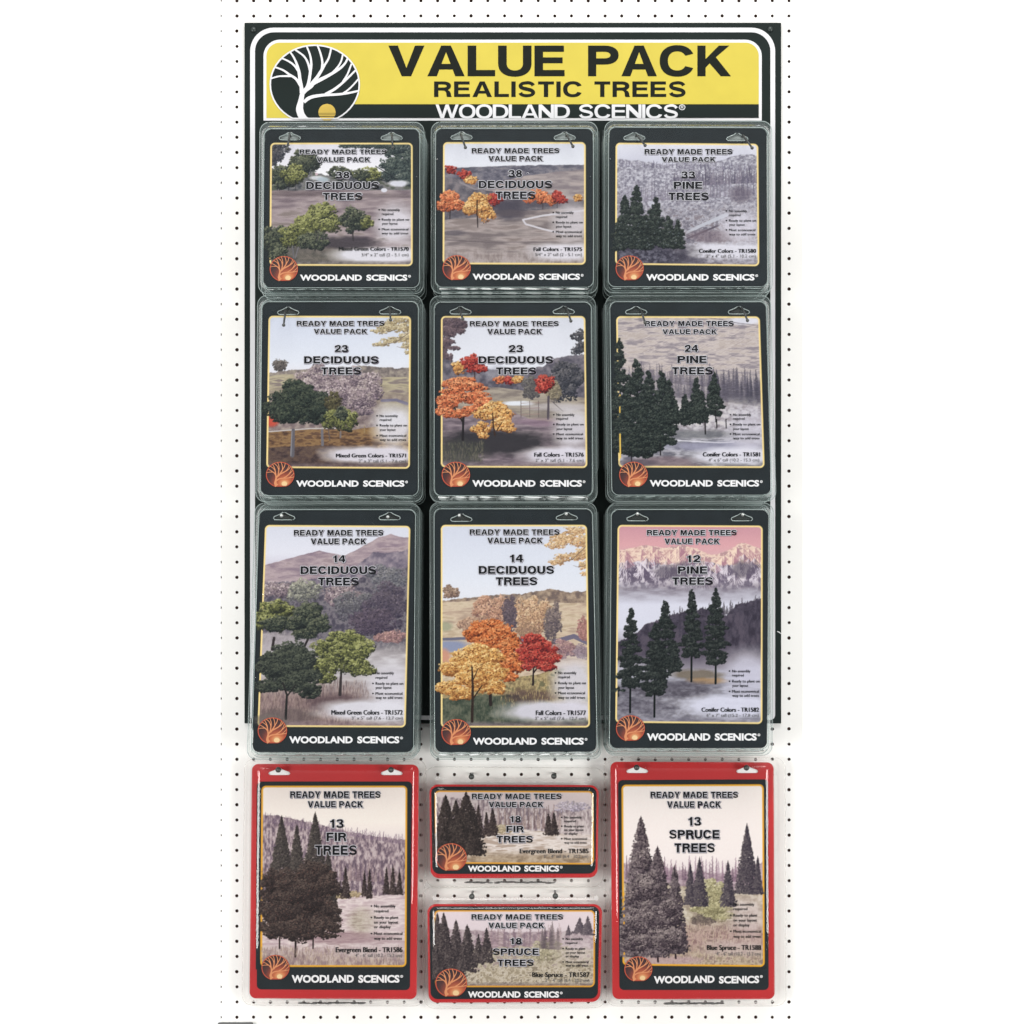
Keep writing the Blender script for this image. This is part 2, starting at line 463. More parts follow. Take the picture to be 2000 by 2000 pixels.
M['grey'] = mat('dull_grey', (0.12, 0.12, 0.125, 1), 0.6, 0.3)
M['print'] = print_mat('printed_picture')
M['clear'] = clear_mat('clear_plastic', (0.93, 0.955, 0.948, 1), 0.10, (0.40, 0.48, 0.475, 1), 0.10, 0.008, 26)
M['bead'] = clear_mat('clear_bead', (0.93, 0.955, 0.948, 1), 0.40, (0.52, 0.60, 0.59, 1), 0.10, 0.0, 60)
M['film_bead'] = clear_mat('film_bead', (0.97, 0.97, 0.96, 1), 0.10, (0.75, 0.74, 0.72, 1), 0.08, 0.0, 60)
M['shine'] = clear_mat('painted_shine', (0.93, 0.955, 0.948, 1), 0.88, (0.86, 0.88, 0.88, 1), 0.10, 0.3, 90, (.25, 1, 1))  # near-white colour standing in for shine on lips, lit board in slots
M['tab'] = clear_mat('clear_tab', (0.93, 0.955, 0.948, 1), 0.45, (0.50, 0.56, 0.55, 1), 0.1, 0.1, 80)
M['tab_thin'] = clear_mat('clear_tab_thin', (0.93, 0.955, 0.948, 1), 0.07, (0.50, 0.56, 0.55, 1), 0.1, 0.0, 80)
M['clear_front'] = clear_mat('clear_front', (0.985, 0.99, 0.99, 1), 0.004, (0.6, 0.66, 0.68, 1), 0.05, 0.05, 22, dents=.22)
M['film'] = clear_mat('clear_film', (0.99, 0.988, 0.98, 1), 0.010, (0.75, 0.74, 0.70, 1), 0.05, 0.01, 20)
M['film_front'] = clear_mat('clear_film_front', (0.99, 0.985, 0.98, 1), 0.006, (0.7, 0.68, 0.66, 1), 0.04, 0.36, 8, (1.0, 1, 0.7))

# ------------------------------------------------------------------ structure: wall, pegboard, sign
def hx(i): return 462.7 + 32.68 * i
def hy(j): return 1.5 + 29.63 * j

wall_v = [(-6, 0.0064, -4), (6, 0.0064, -4), (6, 0.0064, 6), (-6, 0.0064, 6)]
w_o = link('back_wall', wall_v, [(0, 1, 2, 3)], M['wall']); tag(w_o, kind='structure')

def build_board():
    """white hardboard with real drilled holes with brown walls and a dark backing"""
    X0, X1, Y0, Y1 = 431.0, 1568.0, -60.0, 2060.0
    cols = list(range(-1, 35)); rows = list(range(-2, 70))
    V, F, MI = [], [], []
    n = 12; r = 3.25 * S; th = 0.005
    rng = random.Random(3)
    def add(a): V.append(a); return len(V) - 1
    for j in rows:
        for i in cols:
            x0, x1 = max(X0, hx(i) - 16.34), min(X1, hx(i) + 16.34)
            y0, y1 = max(Y0, hy(j) - 14.815), min(Y1, hy(j) + 14.815)
            if x1 <= x0 or y1 <= y0: continue
            cx, cy = hx(i), hy(j)
            a, b = P(x0, y0), P(x1, y1)
            if not (x0 < cx - 4.6 and x1 > cx + 4.6 and y0 < cy - 4.6 and y1 > cy + 4.6):
                if i == -1 and y1 - y0 > 25:           # the panel edge runs through this column of holes
                    hc = P(cx, cy); hr = r
                    a0 = math.acos(min(1, (a[0] - hc[0]) / hr))
                    arc = [(hc[0] + hr * math.cos(a0 * (1 - k / 3)), hc[2] + hr * math.sin(a0 * (1 - k / 3))) for k in range(7)]
                    lp = [(b[0], a[2]), (a[0], a[2])] + arc + [(a[0], b[2]), (b[0], b[2])]
                    ids = [add((x, 0, z)) for x, z in lp]
                    for tri in tessellate_polygon([[Vector((x, z, 0)) for x, z in lp]]):
                        F.append(tuple(ids[t] for t in tri)); MI.append(0)
                    continue
                q = [add((a[0], 0, b[2])), add((b[0], 0, b[2])), add((b[0], 0, a[2])), add((a[0], 0, a[2]))]
                F.append(tuple(q)); MI.append(0); continue
            c = P(cx + rng.uniform(-.25, .25), cy + rng.uniform(-.25, .25)); rr = r * rng.uniform(.92, 1.06)
            corners = [(b[0], a[2]), (a[0], a[2]), (a[0], b[2]), (b[0], b[2])]   # tr, tl, bl, br
            co = [add((x, 0, z)) for x, z in corners]
            ring = [add((c[0] + rr * math.cos(2 * math.pi * k / n), 0, c[2] + rr * math.sin(2 * math.pi * k / n))) for k in range(n)]
            inn = [add((V[k][0], th, V[k][2])) for k in ring]
            # quadrants: ring index at 45, 135, 225, 315 degrees is between vertices; fan each side
            half = n // 4
            for s_ in range(4):
                st = s_ * half
                for k in range(half):
                    F.append((ring[(st + k) % n], co[s_], ring[(st + k + 1) % n])); MI.append(0)
                F.append((ring[(st + half) % n], co[s_], co[(s_ + 1) % 4])); MI.append(0)
            for k in range(n):
                F.append((ring[k], ring[(k + 1) % n], inn[(k + 1) % n], inn[k])); MI.append(1)
            F.append(tuple(inn[::-1])); MI.append(1)
    # edges of the panel
    a, b = P(X0, Y0), P(X1, Y1)
    for (p, q) in (((a[0], a[2]), (a[0], b[2])), ((b[0], b[2]), (b[0], a[2]))):
        k = [add((p[0], 0, p[1])), add((q[0], 0, q[1])), add((q[0], .0055, q[1])), add((p[0], .0055, p[1]))]
        F.append(tuple(k)); MI.append(0)
    o = link('pegboard', V, F, M['board'], mats=[M['board'], M['core']], midx=MI)
    back = link('hole_backing', [(a[0], .0056, b[2]), (b[0], .0056, b[2]), (b[0], .0056, a[2]), (a[0], .0056, a[2])], [(0, 1, 2, 3)], M['core'])  # added dark sheet, stands in for the shaded cavity behind the holes
    back.parent = o
    tag(o, 'white perforated pegboard panel behind the sign and all the hanging packs', 'pegboard')
build_board()

EMB_W = [  # emblem branches traced in a 1550 x 1360 frame: x, y, width
    [(668, 1300, 128), (660, 1240, 120), (680, 1130, 95), (700, 1020, 80), (715, 940, 76)],
    [(735, 1140, 50), (800, 1080, 60), (900, 1040, 55), (1080, 1015, 48), (1250, 1008, 42), (1400, 995, 40), (1550, 970, 35), (1680, 940, 30)],
    [(1400, 990, 30), (1500, 920, 28), (1600, 820, 28), (1675, 730, 28)],
    [(1100, 1005, 50), (1250, 920, 45), (1380, 820, 40), (1500, 710, 35), (1620, 590, 30)],
    [(1400, 790, 34), (1480, 660, 30), (1550, 480, 28)],
    [(715, 980, 74), (760, 930, 75), (850, 860, 80), (900, 810, 70), (1050, 735, 60), (1200, 655, 50), (1350, 560, 42), (1440, 470, 36), (1485, 385, 32)],
    [(1220, 640, 40), (1310, 540, 32), (1370, 440, 30), (1402, 320, 28)],
    [(870, 820, 60), (960, 710, 55), (1030, 600, 50), (1090, 500, 40), (1160, 380, 34), (1200, 220, 30)],
    [(1040, 590, 45), (1050, 450, 38), (1015, 290, 32), (960, 150, 28)],
    [(750, 960, 60), (805, 840, 55), (830, 720, 50), (846, 600, 48), (860, 480, 40), (840, 330, 32), (775, 165, 28)],
    [(842, 600, 45), (800, 460, 36), (730, 345, 32), (570, 228, 28)],
    [(700, 980, 75), (690, 880, 62), (665, 740, 55), (650, 620, 52), (610, 480, 40), (560, 370, 32), (490, 265, 28)],
    [(640, 600, 45), (560, 500, 34), (460, 430, 30), (350, 382, 26)],
    [(680, 850, 60), (600, 740, 45), (480, 660, 38), (380, 590, 32), (240, 536, 26)],
    [(530, 690, 38), (430, 690, 32), (300, 695, 28), (160, 735, 26)]]

def emb_ell(cx, cy, rx, ry, cut, n=48):
    """an ellipse cut flat at photo row cut"""
    return [(cx + rx * math.cos(2 * math.pi * k / n), min(cut, cy + ry * math.sin(2 * math.pi * k / n))) for k in range(n)]

def build_sign():
    root = empty('header_sign', P(1001, 1413), 'tall black sign with yellow header, white outline and round tree emblem at the top', 'sign')
    d = 0.006
    m = MB(); m.poly([rrect(477.5, 44.4, 1525.7, 1413, 1, 1)], d, 0.0058); m.build('sign_board', M['sign_black'], root)
    m = MB(); m.poly([rrect(488.5, 54, 1514, 1406, (46, 46, 10, 10), 10), rrect(498, 63, 1504.7, 1397.5, (37, 37, 6, 6), 10)], d + .0003); m.build('border_stripe', M['sign_white'], root)
    m = MB(); m.poly([rrect(514.6, 77.5, 1487.8, 235.5, (32, 32, 1, 1), 9)], d + .0003); m.build('header_border', M['sign_white'], root)
    m = MB(); m.poly([rrect(520.4, 83.3, 1482, 230.5, (26, 26, 0, 0), 9)], d + .0006); m.build('yellow_field', M['sign_yellow'], root)
    m = MB(); m.poly([[(640, 203.5), (1482, 203.5), (1482, 230.5), (640, 230.5)]], d + .0009); m.build('black_band', M['sign_black'], root)
    for txt, xs in (('VALUE', (758.6, 1102.7)), ('PACK', (1148.6, 1427.8))):
        m = MB(); letters(m, txt, xs[0], xs[1], 89, 149, d + .0009, .262, .205, gap=.09)
        m.build('title_lettering', M['sign_ink'], root)
    m = MB()
    letters(m, 'REALISTIC', 847.8, 1137.5, 159, 189.5, d + .0009, .25, .2, gap=.14)
    letters(m, 'TREES', 1161, 1340, 159, 189.5, d + .0009, .25, .2, gap=.14)
    m.build('subtitle_lettering', M['sign_ink'], root)
    m = MB()
    letters(m, 'WOODLAND', 850.8, 1113, 204, 231.5, d + .0012, .215, .17, gap=.02)
    letters(m, 'SCENICS', 1130, 1325.3, 204, 231.5, d + .0012, .215, .17, gap=.045)
    m.poly([ell(1332.2, 209.5, 6.3, 5.6, 0, 355, 20, 2), ell(1332.2, 209.5, 4.9, 4.3, 0, 355, 20, 2)], d + .0012)
    letters(m, 'R', 1329.8, 1334.8, 206.4, 212.4, d + .0013, .2, .16)
    m.build('maker_lettering', M['sign_white'], root)
    kx, ky = 220 / 1932, 220 / 1932
    f = lambda x, y: (510 + x * kx, 70 + y * ky)
    cx, cy = f(920, 832)
    rim = MB(); rim.poly([emb_ell(cx, cy, 88.5, 78, 232)], d + .0014)
    em = rim.build('emblem', M['sign_white'], root)
    m = MB(); m.poly([emb_ell(cx, cy, 85.4, 75, 230.6)], d + .0017); m.build('emblem_disc', M['sign_black'], em)
    m = MB()
    for k, br in enumerate(EMB_W):
        m.strip([f(x, y) + (w * kx,) for x, y, w in br], d + .0020 + .00004 * k)
    m.poly([[f(x, y) for x, y in ((598, 1250), (604, 1300), (622, 1360), (650, 1424), (840, 1424), (780, 1385), (742, 1330), (724, 1270), (722, 1250))]], d + .0026)
    m.poly([[f(560, 1405), f(1330, 1405), f(1330, 1424), f(560, 1424)]], d + .0019)
    m.build('emblem_branches', M['sign_white'], em)
    m = MB()
    sx, sy = f(1130, 1312); sr = 147 * kx
    for y0, y1 in ((-1, .08), (.13, .26), (.31, .44), (.52, .68), (.8, .93)):
        xs = lambda t: math.sqrt(max(0, 1 - t * t)) * sr
        n = 12; L = [(sx - xs(y0 + (y1 - y0) * k / n), sy + sr * (y0 + (y1 - y0) * k / n)) for k in range(n + 1)]
        m.poly([L + [(2 * sx - x, y) for x, y in L[::-1]]], d + .0020)
    m.build('emblem_sun', M['sun'], em)
    for x, y in ((495, 57.8), (1504.6, 57)):
        c = P(x, y, d + .001)
        m = MB(); m.ball(c, 0.0042, sq=(1, .5, 1)); m.build('corner_screw', M['screw'], root, True)
build_sign()

# ------------------------------------------------------------------ painter for the printed card pictures
CARD_SRGB = tuple(255 * (1.055 * (v / INK) ** (1 / 2.4) - 0.055) for v in CARD)

class Art:
    """a small printed landscape: ink values on a fine grid, in photo-pixel units of the picture"""
    def __init__(s, quad, mar, seed, step=1.05):
        s.q = quad
        s.W = (quad[1][0] - quad[0][0] + quad[2][0] - quad[3][0]) / 2
        s.H = (quad[3][1] - quad[0][1] + quad[2][1] - quad[1][1]) / 2
        l, t, r, b = mar
        s.x = np.linspace(-l, s.W + r, int((s.W + l + r) / step) + 1)
        s.y = np.linspace(-t, s.H + b, int((s.H + t + b) / step) + 1)
        s.X, s.Y = np.meshgrid(s.x, s.y)
        s.sx, s.sy = s.x[1] - s.x[0], s.y[1] - s.y[0]
        s.U, s.V = s.X / s.W, s.Y / s.H
        s.img = np.zeros(s.X.shape + (3,))
        s.rng = np.random.default_rng(seed)
    def noise(s, ax, ay, octv=3, seed=0):
        r = np.random.default_rng(seed + 77); out = np.zeros(s.X.shape); amp, tot = 1.0, 0
        for o in range(octv):
            gx, gy = max(ax / 2 ** o, .9), max(ay / 2 ** o, .9)
            nx, ny = int((s.x[-1] - s.x[0]) / gx) + 3, int((s.y[-1] - s.y[0]) / gy) + 3
            g = r.random((ny, nx))
            fx, fy = (s.x - s.x[0]) / gx, (s.y - s.y[0]) / gy
            ix, iy = fx.astype(int), fy.astype(int); tx, ty = fx - ix, fy - iy
            tx = tx * tx * (3 - 2 * tx); ty = (ty * ty * (3 - 2 * ty))[:, None]
            a = g[iy][:, ix] * (1 - tx) + g[iy][:, ix + 1] * tx
            b = g[iy + 1][:, ix] * (1 - tx) + g[iy + 1][:, ix + 1] * tx
            out += amp * (a * (1 - ty) + b * ty); tot += amp; amp *= .6
        return out / tot
    def mix(s, c, m):
        c = np.asarray(c, float)
        s.img = s.img * (1 - m[..., None]) + c * m[..., None]
    def ramp(s, stops):
        v = np.clip(s.V, 0, 1); xs = [a for a, _ in stops]
        for k in range(3): s.img[..., k] = np.interp(v, xs, [c[k] for _, c in stops])
    def edge(s, pts, rough=3, scale=9, seed=0, soft=1.2):
        """mask of all below a skyline given as (u, v) points"""
        e = np.interp(s.U[0], [p[0] for p in pts], [p[1] for p in pts]) * s.H
        n = s.noise(scale, 1e4, 3, seed)[0] - .5
        return np.clip((s.Y - (e + n * rough * 2)[None, :]) / soft + .5, 0, 1)
    def tex(s, mask, cols, ax, ay, seed, octv=3, gain=2.2):
        """mottled ground or forest: noise drives a walk through the given tones"""
        n = np.clip((s.noise(ax, ay, octv, seed) - .5) * gain + .5, 0, 1) * (len(cols) - 1)
        i = np.minimum(n.astype(int), len(cols) - 2); f = (n - i)[..., None]
        c = np.asarray(cols, float)
        s.img = s.img * (1 - mask[..., None]) + (c[i] * (1 - f) + c[i + 1] * f) * mask[..., None]
    def stamp(s, cx, cy, rx, ry, c, a=1.0):
        i0, i1 = int((cx - rx - 1.5 - s.x[0]) / s.sx), int((cx + rx + 1.5 - s.x[0]) / s.sx) + 2
        j0, j1 = int((cy - ry - 1.5 - s.y[0]) / s.sy), int((cy + ry + 1.5 - s.y[0]) / s.sy) + 2
        i0, j0 = max(i0, 0), max(j0, 0)
        if i1 <= i0 or j1 <= j0: return
        dx = (s.x[i0:i1] - cx) / rx; dy = ((s.y[j0:j1] - cy) / ry)[:, None]
        q = np.sqrt(dx * dx + dy * dy)
        m = (np.clip((1 - q) * min(rx, ry) + .5, 0, 1) * a)[..., None]
        s.img[j0:j1, i0:i1] = s.img[j0:j1, i0:i1] * (1 - m) + np.asarray(c, float) * m
    def line(s, pts, c, w0, w1=None, a=1.0):
        w1 = w0 if w1 is None else w1
        P_ = [(u * s.W, v * s.H) for u, v in pts]
        L = [math.hypot(b[0] - q[0], b[1] - q[1]) for q, b in zip(P_, P_[1:])]; T = sum(L) or 1; acc = 0
        for (q, b), l in zip(zip(P_, P_[1:]), L):
            n = max(2, int(l / .8))
            for k in range(n):
                t = k / n; w = w0 + (w1 - w0) * (acc + l * t) / T
                s.stamp(q[0] + (b[0] - q[0]) * t, q[1] + (b[1] - q[1]) * t, w / 2, w / 2, c, a)
            acc += l
    def crown(s, u, v, ru, rv, pal, dens=1.0, leaf=2.3, seed=0, lobes=9, gap=.12):
        """leafy crown: lumpy clumps of small leaf dabs, darkest tones first"""
        r = np.random.default_rng(seed); cx, cy, rx, ry = u * s.W, v * s.H, ru * s.W, rv * s.H
        lob = [(0, 0, .5)]
        for k in range(lobes + 5):
            a = 2 * math.pi * (k + r.uniform(-.45, .45)) / (lobes + 5); q = r.uniform(.42, .86)
            lob.append((q * math.cos(a), q * math.sin(a) * .95, r.uniform(.16, .36)))
        tone = [r.normal(0, .09) for _ in lob]
        leaf *= .84
        n = int(dens * rx * ry * 3.1416 / (leaf * leaf) * 2.1)
        pal = np.asarray(pal, float); items = []
        for k in range(n):
            w = r.integers(len(lob)) if r.random() > .3 else 0; lx, ly, lr = lob[w]
            a, q = r.uniform(0, 6.283), r.random() ** .55 * (1.25 if r.random() < .12 else 1)
            dx, dy = q * math.cos(a), q * math.sin(a)
            lit = .48 - .38 * dy - .18 * dx - .14 * ly + tone[w] + r.normal(0, .16)
            items.append((lit, cx + (lx + dx * lr) * rx, cy + (ly + dy * lr) * ry))
        items.sort(key=lambda t: t[0] + r.normal(0, .3))
        for lit, x, y in items:
            if lit < .2 and r.random() < gap: continue
            t = min(max(lit, 0), .999) * (len(pal) - 1); i = int(t); c = pal[i] * (1 - t + i) + pal[i + 1] * (t - i)
            s.stamp(x, y, leaf * r.uniform(.45, 1.15), leaf * r.uniform(.4, .95), c * r.uniform(.8, 1.16), .92)
        for k in range(int(len(items) * .06)):
            lit, x, y = items[r.integers(len(items))]; i = 0 if r.random() < .6 else 1
            s.stamp(x + r.normal(0, 1), y + leaf * .6, leaf * r.uniform(.4, .9), leaf * r.uniform(.35, .7), pal[i] * r.uniform(.85, 1.1), .85)
    def conifer(s, u, vt, vb, hw, pal, seed=0, leaf=1.9, ragged=.3, dens=1.0, trunk=None, tiers=0, power=.85):
        """conifer: a tapering mass of tufts; tiers > 0 gives open, storeyed boughs"""
        r = np.random.default_rng(seed); cx, y0, y1, w = u * s.W, vt * s.H, vb * s.H, hw * s.W
        if trunk: s.line([(u, vb - .03), (u, trunk)], pal[0], 2.6, 2.2)
        n = int(dens * w * (y1 - y0) / (leaf * leaf) * 1.9); pal = np.asarray(pal, float)
        for k in range(n):
            t = r.random() ** .62
            ww = w * (t ** power)
            if tiers:
                ph = (t * tiers) % 1.0; ww *= .62 + .48 * ph
            ww *= 1 + r.normal(0, ragged * .35)
            o = r.uniform(-1, 1); x = cx + o * ww; y = y0 + t * (y1 - y0) + abs(o) * leaf * 1.5 * (1 if tiers else .3)
            lit = min(max(.5 - .22 * o + r.normal(0, .28), 0), .999) * (len(pal) - 1); i = int(lit)
            c = pal[i] * (1 - lit + i) + pal[i + 1] * (lit - i)
            s.stamp(x, y, leaf * r.uniform(.5, 1.1), leaf * r.uniform(.5, 1.1), c, .9)
        s.line([(u, vt - .006), (u, vt + .05)], pal[0], .9, 2.0)
    def pine(s, u, vt, vb, hw, pal, seed, trunk=None):
        """open, clumpy pine: dark tufts stacked up a stem, widest low down"""
        r = np.random.default_rng(seed)
        s.line([(u, vt), (u, trunk or vb)], pal[0], 1.2, 4.0)
        n = max(7, int((vb - vt) * s.H / 9))
        for k in range(n):
            t = (k + .35) / n; w = hw * (.16 + .95 * min(t * 1.35, 1) ** .8) * (1 if t < .86 else .85) * r.uniform(.8, 1.12)
            for sd in (-1, 1, 0):
                o = sd * w * r.uniform(.35, .62)
                s.crown(u + o, vt + (vb - vt) * (t + r.uniform(-.03, .03)) + abs(sd) * .006, w * r.uniform(.36, .55), (vb - vt) / n * r.uniform(.5, .8), pal, 1.15, 2.0, int(seed * 131 + k * 7 + sd), 5, .1)
    def spikes(s, u0, u1, vtop, vbase, n, h, pal, seed, w=.012):
        """a far row of small pointed trees"""
        r = np.random.default_rng(seed)
        for k in range(n):
            u = u0 + (u1 - u0) * (k + r.uniform(.1, .9)) / n; t = (u - u0) / (u1 - u0)
            vb = vbase[0] + (vbase[1] - vbase[0]) * t; hh = h * r.uniform(.55, 1.15)
            c = np.asarray(pal[r.integers(len(pal))], float)
            m = int(hh * s.H / 1.1)
            for j in range(m):
                q = j / max(m, 1); y = (vb - hh + hh * q) * s.H
                s.stamp(u * s.W + r.normal(0, .5), y, .5 + w * s.W * q * r.uniform(.7, 1.2), .9, c * r.uniform(.85, 1.15), .6)
    def fade(s, u, v, ru, rv, c, a=1.0, p=2.0, n=.25, seed=5):
        q = (np.abs((s.U - u) / ru) ** 2.6 + np.abs((s.V - v) / rv) ** 2.6) ** (1 / 2.6) + (s.noise(26, 20, 3, seed) - .5) * n
        s.mix(c, a * np.clip((1.15 - q) * p, 0, 1))
    def shade(s, u, v, ru, rv, c, a=.8, n=.5, seed=9):
        q = np.sqrt(((s.U - u) / ru) ** 2 + ((s.V - v) / rv) ** 2) + (s.noise(18, 7, 3, seed) - .5) * n
        s.mix(c, a * np.clip((1.1 - q) * 2, 0, 1))
    def grass(s, v0, v1, cols, n, seed, h=6, u0=-.0, u1=1.0, a=.6):
        r = np.random.default_rng(seed)
        for k in range(n):
            u, v = r.uniform(u0, u1), r.uniform(v0, v1); c = cols[r.integers(len(cols))]
            hh = h * r.uniform(.4, 1.2)
            for q in range(3):
                s.stamp(u * s.W + r.normal(0, .5), v * s.H - hh * q / 3, .7, max(1.0, hh / 5), c, a)
    def frame(s, yellow=(250, 222, 150), r=9.0, t=3.2):
        qx = np.abs(s.X - s.W / 2) - (s.W / 2 - r); qy = np.abs(s.Y - s.H / 2) - (s.H / 2 - r)
        sd = np.hypot(np.maximum(qx, 0), np.maximum(qy, 0)) + np.minimum(np.maximum(qx, qy), 0) - r
        inner = np.clip(sd + t + .5, 0, 1); outer = np.clip(sd + .5, 0, 1)
        s.mix(yellow, inner); s.mix(CARD_SRGB, outer)
    def finish(s, parent, d, name='picture_panel', lift=1.0):
        im = s.img
        lum = im.mean(-1, keepdims=True)                 # the printer's curve: firmer darks, warmer middle tones
        card = np.asarray(CARD_SRGB); bare = (np.abs(im - card).max(-1, keepdims=True) < 1.5)
        w = np.clip((215 - lum) / 60, 0, 1) * np.clip((lum - 40) / 40, 0, 1)
        im2 = (128 + (im - 128) * 1.10 - 5) * (1 + w * np.array([.012, .004, -.05]))
        g = im2.mean(-1, keepdims=True); im2 = g + (im2 - g) * .87
        s.img = np.where(bare, im, im2)
        c = lin(np.clip(s.img + s.rng.normal(0, 2.2, s.X.shape)[..., None], 0, 255) * lift) * INK
        ny, nx = s.X.shape
        w = s.W; h = s.H; (a, b, cc, dd) = [np.array(p) for p in s.q]
        U, V = s.U[..., None], s.V[..., None]
        px = (a * (1 - U) + b * U) * (1 - V) + (dd * (1 - U) + cc * U) * V
        f = S * (D - d) / D; L0 = parent.location
        co = np.stack([XC + (px[..., 0] - PXC) * f - L0[0], np.full((ny, nx), -d - L0[1]), ZC + (PYC - px[..., 1]) * f - L0[2]], -1).reshape(-1, 3)
        idx = np.arange(ny * nx).reshape(ny, nx)
        quads = np.stack([idx[1:, :-1], idx[1:, 1:], idx[:-1, 1:], idx[:-1, :-1]], -1).reshape(-1, 4)
        me = bpy.data.meshes.new(name)
        me.vertices.add(ny * nx); me.vertices.foreach_set('co', co.ravel())
        me.loops.add(quads.size); me.loops.foreach_set('vertex_index', quads.ravel())
        me.polygons.add(len(quads)); me.polygons.foreach_set('loop_start', np.arange(0, quads.size, 4))
        me.update(calc_edges=True)
        at = me.color_attributes.new('ink', 'FLOAT_COLOR', 'POINT')
        at.data.foreach_set('color', np.concatenate([c, np.ones((ny, nx, 1))], -1).astype(np.float32).ravel())
        me.materials.append(M['print'])
        o = bpy.data.objects.new(name, me); sc.collection.objects.link(o); o.parent = parent
        return o

GREEN = [(36, 40, 40), (64, 68, 54), (98, 102, 68), (132, 136, 84), (166, 168, 118)]
DKGREEN = [(30, 36, 40), (46, 54, 54), (66, 74, 68), (90, 96, 84), (118, 122, 104)]
DUSK = [(44, 48, 60), (64, 66, 80), (86, 86, 98), (112, 110, 120)]
ORANGE = [(74, 46, 42), (148, 78, 58), (200, 104, 70), (222, 130, 88), (234, 164, 120)]
GOLD = [(90, 60, 46), (162, 106, 66), (204, 146, 86), (224, 174, 108), (236, 200, 142)]
RED = [(60, 30, 38), (120, 40, 46), (164, 52, 52), (192, 74, 66), (206, 104, 92)]
MAUVE = [(84, 74, 92), (112, 98, 116), (140, 124, 138), (168, 152, 162), (192, 178, 182)]
PINE = [(18, 27, 31), (32, 42, 44), (50, 60, 59), (80, 88, 85)]
FIR = [(44, 36, 38), (60, 50, 52), (78, 66, 68), (100, 88, 88)]
SPRUCE = [(52, 44, 54), (72, 62, 74), (96, 84, 96), (122, 110, 120), (150, 138, 146)]

def art_green38(A):
    A.ramp([(0, (216, 214, 226)), (.25, (240, 238, 244)), (.4, (216, 212, 222)), (1, (150, 138, 150))])
    A.crown(.02, .06, .12, .10, DUSK, .8, 2.2, 1); A.crown(.03, .12, .06, .08, DUSK, .6, 2, 2)
    A.tex(A.edge([(0, .2), (.2, .2), (.35, .26), (.5, .28), (.75, .27), (1, .28)], 5, 16, 1, 2), [(70, 74, 86), (100, 102, 112), (132, 130, 138), (92, 98, 92)], 14, 9, 3)
    A.tex(A.edge([(0, .39), (.5, .385), (1, .385)], 1, 30, 2), [(126, 112, 126), (150, 136, 148), (170, 156, 166), (140, 128, 132)], 46, 9, 4)
    A.shade(.2, .415, .4, .03, (96, 84, 92), .5); A.shade(.75, .43, .4, .02, (112, 100, 110), .5)
    for i, (u, v, ru, rv, p) in enumerate(((.09, .27, .12, .11, DKGREEN), (.25, .16, .13, .12, DKGREEN), (.17, .27, .09, .1, GREEN), (.5, .25, .09, .07, DKGREEN), (.69, .26, .13, .06, GREEN), (.64, .26, .06, .06, DKGREEN))):
        A.crown(u, v, ru, rv, p, .9, 2.2, 10 + i)
    for i, (u, v, ru, rv) in enumerate(((.55, .02, .08, .03), (.66, .02, .08, .035), (.78, .03, .09, .05), (.9, .06, .13, .09), (.98, .16, .12, .1), (.87, .18, .13, .08), (.84, .26, .08, .06), (.98, .28, .1, .1))):
        A.crown(u, v, ru, rv, [(34, 46, 54), (52, 64, 70), (76, 88, 90), (108, 118, 116)], .75, 2.1, 30 + i)
    A.line([(.74, .19), (.84, .26), (.93, .33)], (44, 52, 58), 1.5, 2.5); A.line([(.7, .3), (.9, .31), (1, .36)], (50, 58, 64), 1.2, 2)
    A.shade(.33, .285, .06, .02, (214, 216, 224), .9, .1); A.shade(.37, .30, .05, .025, (176, 190, 206), .9, .1)
    A.stamp(.325 * A.W, .255 * A.H, 3, 2.5, (200, 176, 190)); A.shade(.9, .33, .08, .03, (226, 226, 238), .9); A.stamp(.8 * A.W, .385 * A.H, 6, 4, (214, 214, 226))
    for u in (.05, .13, .18, .29): A.line([(u, .33), (u, .39)], (54, 52, 62), 1.3)
    A.shade(.1, .97, .34, .2, (94, 92, 96), .9); A.shade(.42, .94, .35, .12, (112, 104, 106), .8); A.tex(np.clip((A.V - .8) * 4, 0, .5) * np.clip((.6 - A.U) * 4, 0, 1), [(70, 74, 70), (104, 102, 96), (132, 124, 120)], 9, 6, 8)
    A.fade(.88, .66, .16, .18, (222, 218, 228), .85, 1.6); A.fade(.76, .91, .34, .07, (226, 224, 234), .92, 2)
    A.shade(.52, .81, .3, .055, (70, 64, 76), .85); A.tex(np.clip((A.V - .955) * 30, 0, .6), [(96, 92, 100), (150, 146, 156)], 8, 4, 9)
    A.frame()
    A.crown(.05, .78, .11, .13, DKGREEN, 1, 2.4, 50); A.crown(.36, .58, .13, .11, GREEN, 1.1, 2.3, 51); A.crown(.26, .66, .1, .1, GREEN, 1, 2.3, 52); A.crown(.4, .66, .12, .08, GREEN, 1, 2.3, 53)
    A.crown(.2, .75, .14, .11, GREEN, 1.1, 2.3, 54); A.crown(.3, .8, .12, .09, DKGREEN, .9, 2.3, 55); A.crown(.06, .9, .08, .08, DKGREEN, .8, 2.3, 56)
    A.crown(.6, .63, .11, .11, DKGREEN, 1.2, 2.2, 57); A.crown(.68, .65, .05, .06, GREEN, 1, 2.2, 58)
    A.line([(.58, .72), (.585, .8)], (60, 56, 60), 2.6, 2); A.line([(.16, .84), (.17, .94)], (110, 108, 120), 2.4); A.line([(.2, .85), (.18, .94)], (120, 116, 128), 2.2); A.line([(.34, .74), (.33, .8)], (80, 78, 84), 1.8)

